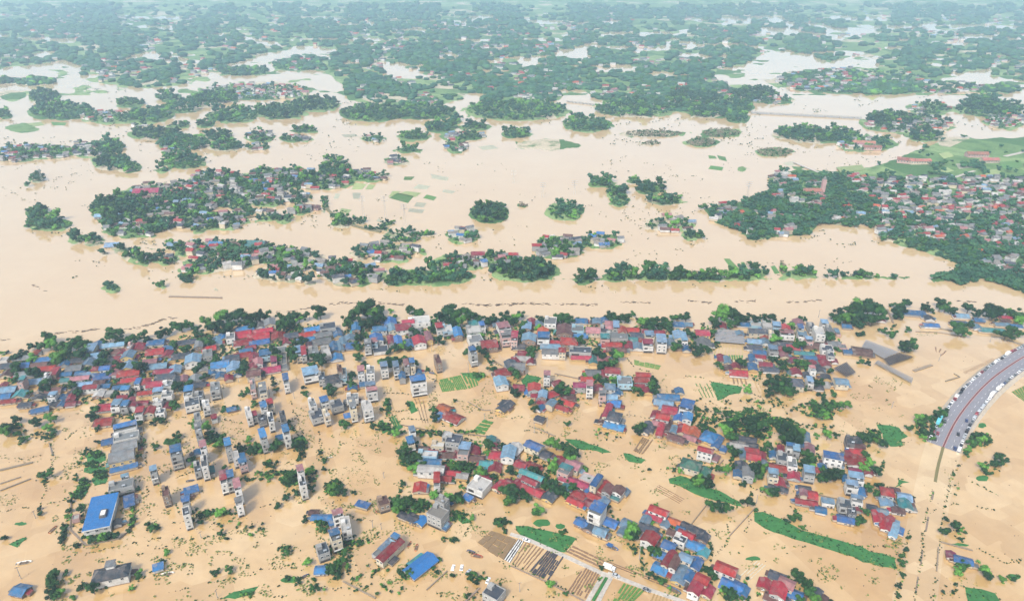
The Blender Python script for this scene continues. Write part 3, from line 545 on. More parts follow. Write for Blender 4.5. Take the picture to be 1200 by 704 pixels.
928 542 10 10 2 gf,912 547 18 7 1 rg,930 556 13 8 1 rg,906 556 10 8 2 lf,914 564 11 8 1 rg,912 571 20 4 1 kg -24,945 511 7 9 1 lg,941 521 7 5 1 bg,948 524 11 7 1 pg,977 533 24 7 3 bs,952 548 13 5 1 rg,964 546 8 5 1 bg,948 553 11 9 2 lf,943 571 12 5 1 kg
948 578 17 8 1 rg,942 576 6 6 2 pg,996 516 8 8 2 kf,996 531 8 6 1 rg,1005 516 9 7 1 kg,1007 521 11 5 1 ng,1004 528 14 7 1 rg,1004 540 18 10 1 rg -25,1018 552 8 5 1 rg,1003 560 15 8 2 lf,1009 572 6 14 1 bg,998 569 12 7 2 lf,992 560 8 6 1 bg,1002 550 12 5 1 mg
1040 575 13 8 2 rh,1049 573 9 5 1 ng,1060 581 14 8 1 lg,1004 586 12 6 2 lf,1039 588 13 8 1 lg,1061 590 13 10 1 tg,1034 598 11 6 1 lg,1052 596 13 7 1 ng,1028 604 8 12 1 rg,1035 610 8 15 1 rg,1042 612 7 14 1 rg,1048 620 7 13 1 lg,1115 649 9 6 1 mg -24,1129 655 19 7 1 bg -24
1005 594 7 6 1 rg,1022 593 10 5 1 kg,945 587 22 5 1 rg,962 596 11 6 1 bg,970 588 13 6 1 lf,990 590 13 10 2 kf,991 607 17 7 1 bg,998 598 9 7 2 kf
812 618 24 6 1 kg,804 625 16 7 1 rg,824 628 11 8 1 kg,812 637 23 8 1 bg,825 646 10 8 1 tg,804 652 13 7 2 lg,815 659 12 11 1 bg,801 666 9 8 1 lg,807 674 11 10 1 bg,851 665 22 9 2 rg,823 677 14 8 2 rg,815 688 12 11 2 rg,829 691 12 11 1 rg
858 685 23 13 1 bg,872 691 9 9 1 bg,911 674 17 8 1 kg,913 690 16 13 2 rg,896 683 13 9 1 rg,922 682 16 9 2 pg,904 699 14 7 1 ng,929 694 21 9 1 bg,957 694 11 9 1 kg,965 701 7 7 1 ng
675 587 17 6 1 rg,692 589 10 7 1 rg,706 587 11 8 1 lg,700 597 17 14 4 bf,682 611 12 8 1 bg,692 616 11 9 1 kg,704 621 13 9 1 lg,715 611 15 8 1 bg,772 597 19 6 2 rg,767 604 17 6 1 rg,780 613 8 6 1 lg,790 610 12 6 1 og,757 608 9 8 1 lg
736 613 13 9 1 lg,730 621 8 8 1 lg,760 618 19 8 1 kg,762 629 15 11 2 rg,791 624 15 6 1 ng,797 631 13 7 2 kf,798 618 8 5 1 bg,784 638 13 8 2 bg,774 648 13 8 1 bg,784 653 7 17 2 rg,791 657 6 14 2 ng,774 665 15 10 1 bg,797 674 13 14 1 lg
425 590 12 6 1 bs -20,513 600 20 14 3 cf -30,518 586 13 9 4 cf -30,484 606 11 9 1 kg -30,493 609 9 9 1 lg -30,473 603 9 6 1 kg -30,457 643 8 29 2 rg -33,449 642 6 24 1 lf -33,463 631 7 6 2 bf -33,493 661 14 30 1 bg -42,579 693 17 14 2 kf -33
218 588 8 7 3 bf,218 599 8 10 4 kf,280 589 7 8 3 wf,368 599 9 5 1 ng 0,377 605 20 6 1 bg 0,396 603 13 8 3 pf,392 614 11 8 1 bf,393 628 13 12 3 bf,378 643 12 11 2 kf,377 666 13 8 1 bg 5,405 614 12 17 3 wf
118 599 27 33 2 bs 18,151 586 10 10 1 bs,137 611 8 5 1 kg,130 670 37 13 2 kh 17,24 690 12 15 1 bg -12,185 663 10 6 1 bs,89 606 5 5 1 wf
'''
def rot_at(x, y):
    if y < 470 or (y < 500 and x < 205): return 12 if x < 200 else 20 if x < 400 else 14 if x < 600 else -4 if x < 830 else -9
    if x < 400: return 26
    if x < 500: return 20
    if x > 850 and y < 612: return -16
    if x < 600 and y < 560: return -10
    return -33 if y > 505 or x < 700 else -22
TOWNLM = [(8, 425, 'at the far-left end of the riverbank'), (48, 420, 'below the trees left on the riverbank'), (28, 445, 'in the second block at far left'), (62, 438, 'around the twisted red roof at far left'), (10, 462, 'at the left edge of the photo'),
          (60, 463, 'beside the narrow lane at far left'), (95, 430, 'left of the wide blue shed roofs'), (95, 446, 'among the striped long roofs at left'), (122, 437, 'around the broad deep-blue roof'), (110, 408, 'by the pale blue riverbank sheds'),
          (140, 408, 'right of the pale blue riverbank sheds'), (190, 404, 'below the lone bright riverbank tree'), (135, 425, 'above the wide crimson double roof'), (152, 441, 'around the wide crimson double roof'), (188, 430, 'among the parallel striped roofs'),
          (140, 460, 'north of the two big crimson roofs'), (185, 455, 'by the left end of the main street'), (218, 410, 'below the dark left riverside wood'), (250, 405, 'right of the dark left riverside wood'), (300, 393, 'around the wavy crimson roofs'),
          (290, 412, 'below the wavy crimson roofs'), (325, 385, 'near the white riverside gable house'), (335, 405, 'right of the wavy crimson roofs'), (375, 388, 'left of the river road opening'), (355, 410, 'above the street trees at centre left'),
          (395, 405, 'beside the lane with blue sheds'), (215, 440, 'at the street corner at left'), (255, 430, 'around the white-walled blue-roofed house'), (300, 430, 'facing the main street at left'), (325, 428, 'around the magenta-roofed corner'),
          (380, 440, 'south of the street near the hipped grey roof'), (320, 452, 'at the north end of the narrow terraces'), (235, 458, 'at the north-left end of the terraces'), (412, 395, 'below the largest riverside tree clump'), (450, 385, 'right of the largest riverside tree clump'),
          (478, 380, 'by the big white riverside slab'), (440, 405, 'around the dark unfinished ruin'), (470, 400, 'left of the crimson corner house'), (500, 392, 'around the crimson corner house'), (525, 388, 'below the middle riverside trees'),
          (560, 382, 'by the teal riverside roof'), (575, 400, 'around the round crimson roof'), (595, 385, 'above the flooded square pond'), (520, 425, 'in the flooded vacant lots'), (425, 436, 'at the left of the grey apartment rows'),
          (460, 430, 'in the grey apartment rows'), (490, 445, 'by the white block with blue roof'), (430, 456, 'south of the grey apartment rows'), (590, 438, 'right of the striped green plot'), (612, 385, 'at the left of the middle bank'),
          (645, 378, 'by the tall slate riverside block'), (610, 402, 'left of the straight lane'), (640, 402, 'around the red and white tiled house'), (612, 420, 'left of the brown pond'), (675, 388, 'above the round yard tree'),
          (675, 412, 'above the brown rectangular pond'), (705, 380, 'at the top of the narrow central lane'), (722, 405, 'around the long crimson market roofs'), (710, 428, 'right of the brown rectangular pond'), (755, 390, 'at the right of the middle bank'),
          (750, 402, 'beside the green striped bed'), (785, 395, 'by the tall pale blue house'), (612, 455, 'left of the square lawn'), (640, 455, 'right of the square lawn'), (680, 445, 'around the pink tower with white side'),
          (710, 456, 'around the pale blue cluster'), (752, 447, 'in the stepped crimson row'), (785, 460, 'around the long bright blue roof'), (810, 395, 'left of the grey net field'), (855, 382, 'at the top of the grey net field'),
          (856, 428, 'by the island house below the net field'), (892, 388, 'in the upper right block at its left'), (888, 408, 'along the right-hand straight lane'), (890, 426, 'at the lower left of the upper right block'), (925, 388, 'in the top middle of upper right block'),
          (955, 388, 'around the white gabled tower house'), (925, 408, 'in the middle of the upper right block'), (950, 420, 'below the long brown shed'), (975, 410, 'right of the long brown shed'), (940, 440, 'around the large slate double roof'),
          (975, 446, 'at the lower right of the upper block'), (1000, 400, 'by the black shade nets'), (1070, 370, 'by the long riverside shed at right'), (1125, 374, 'near the upper right riverside pond'), (1165, 378, 'around the long teal roofs at upper right'),
          (30, 475, 'above the left pond garden'), (123, 485, 'beside the two big crimson roofs'), (170, 478, 'at the head of the left canal street'), (150, 505, 'in the stacked grey and blue row'), (145, 560, 'below the arched grey hall'),
          (190, 560, 'in the left terrace'), (232, 485, 'at the top of the second terrace'), (235, 535, 'halfway down the second terrace'), (270, 540, 'in the third terrace'), (262, 570, 'at the foot of the third terrace'),
          (300, 485, 'at the top of the fourth terrace'), (330, 500, 'in the fifth terrace'), (308, 515, 'at the lower end of the fourth terrace'), (353, 558, 'on the weedy block by the canal road'), (378, 478, 'right of the diagonal canal road'),
          (420, 478, 'south of the grey apartments'), (522, 482, 'in the lone plot of crop rows'), (592, 475, 'near the narrow green plot'), (485, 512, 'above the left orchard clump'), (515, 528, 'around the brown rooftop block'),
          (505, 545, 'right of the left orchard clump'), (550, 525, 'right of the brown rooftop block'), (580, 530, 'by the green-planted rooftop'), (530, 556, 'along the small central canal'), (497, 572, 'left of the cream twin hall'),
          (565, 568, 'around the cream twin hall'), (590, 562, 'between the hall and the diagonal lane'), (620, 525, 'at the top of the diagonal street'), (620, 552, 'on the left of the diagonal street'), (612, 572, 'around the long red and teal roofs'),
          (665, 545, 'around the pink twin gables'), (685, 565, 'around the magenta long roof'), (720, 574, 'at the lower end of the diagonal street'), (650, 582, 'below the magenta long roof'), (640, 475, 'in the row above the small weir'),
          (715, 485, 'on the lone slate villa plot'), (775, 485, 'in the column of crimson roofs'), (795, 500, 'left of the orange roofs'), (805, 480, 'above the orange roofs'), (812, 508, 'around the orange roofs'),
          (835, 517, 'around the hipped deep-blue roof'), (815, 545, 'by the long green weed mat'), (875, 520, 'below the big spreading trees'), (880, 540, 'around the broad crimson roof'), (870, 552, 'by the mossy waterside house'),
          (925, 528, 'below the darkest round tree'), (915, 548, 'in the middle right block'), (912, 567, 'at the lower end of middle right block'), (947, 518, 'right of the darkest round tree'), (965, 540, 'by the white warehouse'),
          (945, 575, 'around the lone crimson double roof'), (1003, 525, 'at the top of the right-hand column'), (1003, 555, 'in the middle of right-hand column'), (990, 598, 'at the foot of the right-hand column'), (1050, 583, 'by the small triangular weed mat'),
          (1037, 610, 'in the crimson triple-gable cluster'), (1122, 652, 'right of the flooded road'), (815, 628, 'at the top of the lower right block'), (808, 655, 'in the middle of lower right block'), (820, 682, 'at the bottom of lower right block'),
          (858, 675, 'by the white crop strips'), (910, 688, 'at the bottom edge right of centre'), (950, 695, 'beside the dark bottom-edge trees'), (690, 592, 'by the tallest blue-capped block'), (700, 615, 'around the foot of the blue-capped block'),
          (765, 605, 'in the upper lower-centre cluster'), (740, 617, 'around the bright round tree'), (770, 632, 'around the white house with crimson roof'), (785, 655, 'in the lower-centre cluster'), (485, 600, 'around the grey stepped tower'),
          (455, 640, 'in the lower middle open flood'), (579, 693, 'at the bottom edge left of centre'), (400, 610, 'around the tall white blind wall'), (218, 592, 'at the foot of the second terrace'), (118, 600, 'in the lower left compound'),
          (130, 672, 'at the lower left corner'), (24, 690, 'in the bottom left corner'), (190, 670, 'in the lower left open flood')]
WKEY = {'f': 'wwwgcwbpg', 'o': 'wcgcwyu'}
win_mesh = {}
def window(w, h):
    k = (round(w, 1), round(h, 1))
    if k not in win_mesh:
        q = MB(); w_, h_ = k[0] / 2, k[1] / 2
        q.box(-w_, w_, -.06, .02, -h_, h_, glass); t = .09
        for a in ((-w_ - t, -w_, -h_ - t, h_ + t), (w_, w_ + t, -h_ - t, h_ + t), (-w_, w_, h_, h_ + t), (-w_, w_, -h_ - t, -h_), (-.04, .04, -h_, h_)):
            q.box(a[0], a[1], -.1, .02, a[2], a[3], frame_m)
        win_mesh[k] = q.mesh('window')
    return win_mesh[k]
hr = random.Random(11)
house_items = []; house_spots = []
MAJ = sorted((r for r in rows(TOWN) if not (r[5][1] == 'f' and int(r[4]) > 1) and r[5][1] != 's'), key=lambda r: -float(r[2]) * (float(r[3]) + 2.5 * int(r[4])))
MINOR = {id(r) for r in []}; MINOR = {tuple(r) for r in MAJ[298:]}
minor = MB()
def put_mesh(q, name, root):
    if isinstance(root, tuple):      # one of the many smallest houses: its walls and roof go to the common mesh
        X, Y, rz = root; ca, sa = math.cos(rz), math.sin(rz)
        for m in q.m: minor.slot(m)
        b0 = len(minor.v); minor.v += [(X + x * ca - y * sa, Y + x * sa + y * ca, z) for x, y, z in q.v]
        minor.f += [[b0 + k for k in f] for f in q.f]; minor.mi += [minor.m.index(q.m[i]) for i in q.mi]; return None
    return q.obj(name, root)
def scr_len(P, ang, z):
    a = prj(P[0], P[1], z); b = prj(P[0] + math.cos(ang), P[1] + math.sin(ang), z)
    return math.hypot(a[0] - b[0], a[1] - b[1])
for t in rows(TOWN):
    px, py, pw, pd, st, code = float(t[0]), float(t[1]), float(t[2]), float(t[3]), int(t[4]), t[5]
    rot = R(float(t[6]) if len(t) > 6 else rot_at(px, py) + hr.uniform(-3, 3))
    col, typ = code[0], code[1]
    eave = {1: 2.5, 2: 5.8, 3: 8.5, 4: 11.2}[st] + hr.uniform(-.25, .25)
    if px == 118: eave = 5
    X, Y = unp(px, py, eave + (.5 if typ != 'f' else 0))
    w = max(3.8, (.93 if st >= 3 else 1.15) * pw / scr_len((X, Y), rot, eave)); kf = 1.0 if st >= 3 else 1.17; d = max(4.2, kf * pd / scr_len((X, Y), rot + math.pi / 2, eave))
    flat = typ == 'f'
    name = 'townhouse' if flat and st >= 2 else 'shed' if typ == 's' and st == 1 else 'house'
    lesser = tuple(t) in MINOR
    root = (X, Y, rot) if lesser else empty(name, (X, Y, 0), rot)
    wk = hr.choice(WKEY['f'] if flat else WKEY['o'])
    if col == 'n' and flat: wk = 'u'
    if col == 'c': wk = 'g'
    if col == 'k' and flat: wk = hr.choice('kggw')
    if (st >= 3 and col in 'wblp'): wk = hr.choice('wwwcg')
    if px in (118, 130, 762, 851, 977, 827, 405, 490, 851): wk = 'w'
    wm_ = WM[wk]; a, b_ = w / 2, d / 2
    q = MB(); along_x = w >= d; span = d if along_x else w
    rise = min(2.4, span * (.2 if typ == 'g' else .24)) * hr.uniform(.85, 1.15)
    if typ == 'g':
        q.box(-a, a, -b_, b_, -1.5, eave, wm_)
        if along_x:
            for s in (-1, 1): q.add([(s * a, -b_, eave), (s * a, b_, eave), (s * a, 0, eave + rise)], [(0, 1, 2)], wm_)
        else:
            for s in (-1, 1): q.add([(-a, s * b_, eave), (a, s * b_, eave), (0, s * b_, eave + rise)], [(0, 1, 2)], wm_)
    else: q.box(-a, a, -b_, b_, -1.5, eave, wm_)
    if flat:      # parapet and floor bands
        tp = .22; e2 = eave + .75
        for x0, x1, y0, y1 in ((-a, a, -b_, -b_ + tp), (-a, a, b_ - tp, b_), (-a, -a + tp, -b_ + tp, b_ - tp), (a - tp, a, -b_ + tp, b_ - tp)): q.box(x0, x1, y0, y1, eave, e2, wm_)
        for k in range(1, st): q.box(-a - .08, a + .08, -b_ - .08, b_ + .08, eave - 3.2 * k - .12, eave - 3.2 * k + .12, conc_m)
    put_mesh(q, 'wall', root)
    q = MB(); o_ = .55; rm = blue_hall if px in (118, 493) else RM[col]; th = .14
    def slope(p, n_):  # thick sheet from corner points
        q.add(list(p) + [(x, y, z - th) for x, y, z in p], [tuple(range(n_)), tuple(reversed(range(n_, 2 * n_)))] + [(i, n_ + i, n_ + (i + 1) % n_, (i + 1) % n_) for i in range(n_)], rm)
    zb = eave - .02; ex = rise * o_ / (span / 2); zt = eave + rise + th
    if typ == 'g':
        if along_x:
            for s in (-1, 1): slope([(-a - o_, s * (b_ + o_), zb - ex + th), (a + o_, s * (b_ + o_), zb - ex + th), (a + o_, 0, zt), (-a - o_, 0, zt)][::1 if s < 0 else -1], 4)
            q.box(-a - o_, a + o_, -.18, .18, zt - .04, zt + .07, rm)
        else:
            for s in (-1, 1): slope([(s * (a + o_), -b_ - o_, zb - ex + th), (s * (a + o_), b_ + o_, zb - ex + th), (0, b_ + o_, zt), (0, -b_ - o_, zt)][::1 if s > 0 else -1], 4)
            q.box(-.18, .18, -b_ - o_, b_ + o_, zt - .04, zt + .07, rm)
    elif typ == 'h':
        k = span / 2 + o_; z0 = zb; z1 = eave + rise * 1.2
        if along_x: r0, r1 = (-max(a + o_ - k, .3), 0, z1), (max(a + o_ - k, .3), 0, z1)
        else: r0, r1 = (0, -max(b_ + o_ - k, .3), z1), (0, max(b_ + o_ - k, .3), z1)
        c4 = [(-a - o_, -b_ - o_, z0), (a + o_, -b_ - o_, z0), (a + o_, b_ + o_, z0), (-a - o_, b_ + o_, z0)]
        vs = c4 + [r0, r1] + [(x, y, z - .2) for x, y, z in c4]
        fs = [(0, 1, 5, 4), (1, 2, 5), (2, 3, 4, 5), (3, 0, 4)] if along_x else [(0, 1, 4), (1, 2, 5, 4), (2, 3, 5), (3, 0, 4, 5)]
        q.add(vs, fs + [(0, 6, 7, 1), (1, 7, 8, 2), (2, 8, 9, 3), (3, 9, 6, 0), (9, 8, 7, 6)], rm)
    elif typ == 'v':
        N = 9; P = [(math.cos(math.pi * i / (N - 1)), math.sin(math.pi * i / (N - 1))) for i in range(N)]
        hb = span * .28
        if along_x: vs = [(x, -p[0] * (b_ + .3), eave + hb * p[1]) for x in (-a - .3, a + .3) for p in P]
        else: vs = [(p[0] * (a + .3), y, eave + hb * p[1]) for y in (-b_ - .3, b_ + .3) for p in P]
        q.add(vs, [(i, i + 1, N + i + 1, N + i) for i in range(N - 1)] + [tuple(range(N)), tuple(reversed(range(N, 2 * N)))], rm)
    elif typ == 's':
        slope([(-a - o_, -b_ - o_, eave + .15), (a + o_, -b_ - o_, eave + .15), (a + o_, b_ + o_, eave + .15 + min(1.1, d * .07)), (-a - o_, b_ + o_, eave + .15 + min(1.1, d * .07))], 4)
    else:
        q.box(-a + .22, a - .22, -b_ + .22, b_ - .22, eave, eave + .06, FM[col] if col in 'wgkcny' else FM['g'])
    put_mesh(q, 'roof', root)
    if px == 118:
        q = MB(); q.box(a * .05, a * .55, -b_ * .45, b_ * .0, eave + .3, eave + 1.9, WM['k']); q.box(a * .12, a * .48, -b_ * .38, -b_ * .08, eave + 1.9, eave + 2.1, WM['w']); q.obj('roof_light', root)
        q = MB(); q.box(-a - .3, a + .3, -b_ - .75, -b_ - .5, eave - .5, eave + .35, WM['w']); q.box(a + .45, a + .7, -b_ - .5, b_ + .5, eave - .3, eave + .9, WM['w']); q.obj('parapet', root)
    if px == 130:
        q = MB(); q.box(-2, 2, .5, 4.5, eave, eave + 4.2, wm_); q.box(-2.5, 2.5, 0, 5, eave + 4.2, eave + 4.5, RM['g']); q.obj('roof_tower', root)
    if flat:      # what stands on the flat roofs
        if col in 'blrptmo' or (st >= 3 and hr.random() < .3):
            c_ = col if col in 'blrptmo' else 'g'; f0 = hr.uniform(.0, .35) if pw * pd > 25 else 0
            y0 = -b_ + .3 + f0 * d; q = MB(); h0 = eave + (2.0 if st > 1 else .8)
            rm = RM[c_]; slope([(-a - .25, y0, h0), (a + .25, y0, h0), (a + .25, b_ + .2, h0 + .35), (-a - .25, b_ + .2, h0 + .35)], 4)
            for sx in (-a + .15, a - .15):
                for yy in (y0 + .2, b_ - .15): q.box(sx - .06, sx + .06, yy - .06, yy + .06, eave, h0 - .1, steel_m)
            put_mesh(q, 'canopy', root)
        if st >= 2 and w * d > 30:
            q = MB(); hw = min(1.5, a * .45); y0 = hr.uniform(-.1, .5) * b_
            q.box(-a + .3, -a + .3 + 2 * hw, y0, min(y0 + 3, b_ - .3), eave + .06, eave + (2.3 if col in 'gkwcny' else 1.7), wm_)
            put_mesh(q, 'stair_hut', root)
        if st >= 2 and hr.random() < .55:
            q = MB(); tx, ty = hr.uniform(-.1, .6) * a, -b_ + 1.3
            n_ = 8; vs = [(tx + s * .9, ty + .55 * math.cos(2 * math.pi * i / n_), eave + 1.5 + .55 * math.sin(2 * math.pi * i / n_)) for s in (-1, 1) for i in range(n_)]
            q.add(vs, [(i, (i + 1) % n_, n_ + (i + 1) % n_, n_ + i) for i in range(n_)] + [tuple(reversed(range(n_))), tuple(range(n_, 2 * n_))], steel_m)
            for s in (-.6, .6): q.box(tx + s - .06, tx + s + .06, ty - .4, ty + .4, eave + .06, eave + 1.0, steel_m)
            put_mesh(q, 'water_tank', root)
    # tin lean-tos and back rooms against the walls
    if not flat and px != 118 or (flat and w > 8 and hr.random() < .5):
        for _ in range(hr.choice((1, 2, 2, 3)) if w * d > 45 else hr.choice((0, 1, 1))):
            side = hr.choice((-1, 1)); aw = hr.uniform(.3, .6) * d; ad = hr.uniform(1.8, 3.4); y0 = hr.uniform(-b_, b_ - aw); he = hr.uniform(1.5, 2.1)
            c_ = RM[hr.choice('bblrrgkkknnntg')]; q = MB(); x0, x1 = (a + .02, a + ad) if side > 0 else (-a - ad, -a - .02); zi, zo = (he, he + .5) if side < 0 else (he + .5, he)
            q.box(x0, x1, y0, y0 + aw, -1.5, he - .12, wm_)
            q.add([(x0, y0 - .3, zi), (x1, y0 - .3, zo), (x1, y0 + aw + .3, zo), (x0, y0 + aw + .3, zi), (x0, y0 - .3, zi - .1), (x1, y0 - .3, zo - .1), (x1, y0 + aw + .3, zo - .1), (x0, y0 + aw + .3, zi - .1)], [(0, 1, 2, 3), (7, 6, 5, 4), (0, 4, 5, 1), (1, 5, 6, 2), (2, 6, 7, 3), (3, 7, 4, 0)], c_)
            put_mesh(q, 'lean_to', root)
    # windows, balconies and doors
    if lesser: continue
    if (st >= 2 or py > 425) and typ != 's' or px in (118, 977):
        if st == 1:
            if py > 440:
                nw = 1 if w < 9 else 2
                for i in range(nw): link(window(1.4, 1.0), 'window', root, ((i + .5) / nw * w - a, -b_ - .02, 1.35))
                if hr.random() < .6:
                    q = MB(); dx = a * .55; q.box(dx - .55, dx + .55, -b_ - .07, -b_ + .05, -1.2, 1.9, hr.choice([dark_m, darkwood])) if nw == 1 and w > 6 else None
                    if q.v: put_mesh(q, 'door', root)
        else:
            for k in range(st - 1 if py > 425 else min(st - 1, 2)):
                zc = eave - 3.2 * k - 1.55
                if zc < .9: break
                nw = 1 if w < 4.6 else 2 if w < 9.5 else 3
                if flat and hr.random() < .4:   # open balcony floor
                    q = MB(); q.box(-a + .05, a - .05, -b_ - 1.1, -b_ - .03, zc - 1.45, zc - 1.3, conc_m)
                    q.box(-a + .05, a - .05, -b_ - 1.1, -b_ - 1.02, zc - 1.3, zc - .45, hr.choice([wm_, frame_m, steel_m])); put_mesh(q, 'balcony', root)
                    q = MB(); q.box(-.42 * w + .3, -.05 * w, -b_ - .06, -b_ + .02, zc - 1.3, zc + .8, dark_m); put_mesh(q, 'balcony_door', root)
                else:
                    for i in range(nw): link(window(1.5 if w > 5 else 1.1, 1.4), 'window', root, ((i + .5) / nw * w - a, -b_ - .02, zc))
                if py > 460 and hr.random() < .75:   # the side that faces the camera
                    s = -1 if px > 600 else 1
                    if (w > 0):
                        nn = 1 if d < 9 else 2
                        for i in range(nn):
                            o2 = link(window(1.0, 1.1), 'window', root, (s * (a + .02), (i + .5) / nn * d - b_, zc)); o2.rotation_euler = (0, 0, s * math.pi / 2)
            if flat and w < 14:
                q = MB(); q.box(-a + .4, a - .4, -b_ - .05, -b_ + .05, -1.2, 1.55, dark_m); put_mesh(q, 'shopfront', root)
    big = max(w, d) > 17; long_ = max(w, d) > 2.6 * min(w, d); mini = w * d < 55
    size = 'tall' if st >= 3 else 'long' if long_ else 'large' if big else 'small' if mini else ''
    cw = ROOF[col][0].replace(' ', '-')
    if flat: look = f'{size} {"narrow " if w < 7 and d > 9 and size == "tall" else ""}{cw}-topped {"town house" if st > 1 else "flat house"}'
    else: look = f'{size} {"two-storey " if st == 2 else ""}{cw} {dict(g="gabled", h="hip-roofed", v="arch-roofed", s="lean-to")[typ]} {"shed" if name == "shed" else "house"}'
    look = ' '.join(look.split())
    meta(root, None, {'townhouse': 'town house', 'shed': 'shed', 'house': 'house'}[name], {'townhouse': 'flat-roofed town houses of the flooded town', 'shed': 'tin-roofed sheds in the flood', 'house': 'pitched-roof houses of the flooded town'}[name])
    house_items.append((root, look, px, py)); house_spots.append((X, Y, max(w, d) / 2))
give_labels(house_items, TOWNLM)
meta(minor.obj('small_houses'), 'the smallest houses wedged between the others in the flooded town', 'small houses', None, 'stuff')
print('near houses', len(house_items), {k: sum(1 for h in house_items if h[0].name.startswith(k)) for k in ('house', 'townhouse', 'shed')})

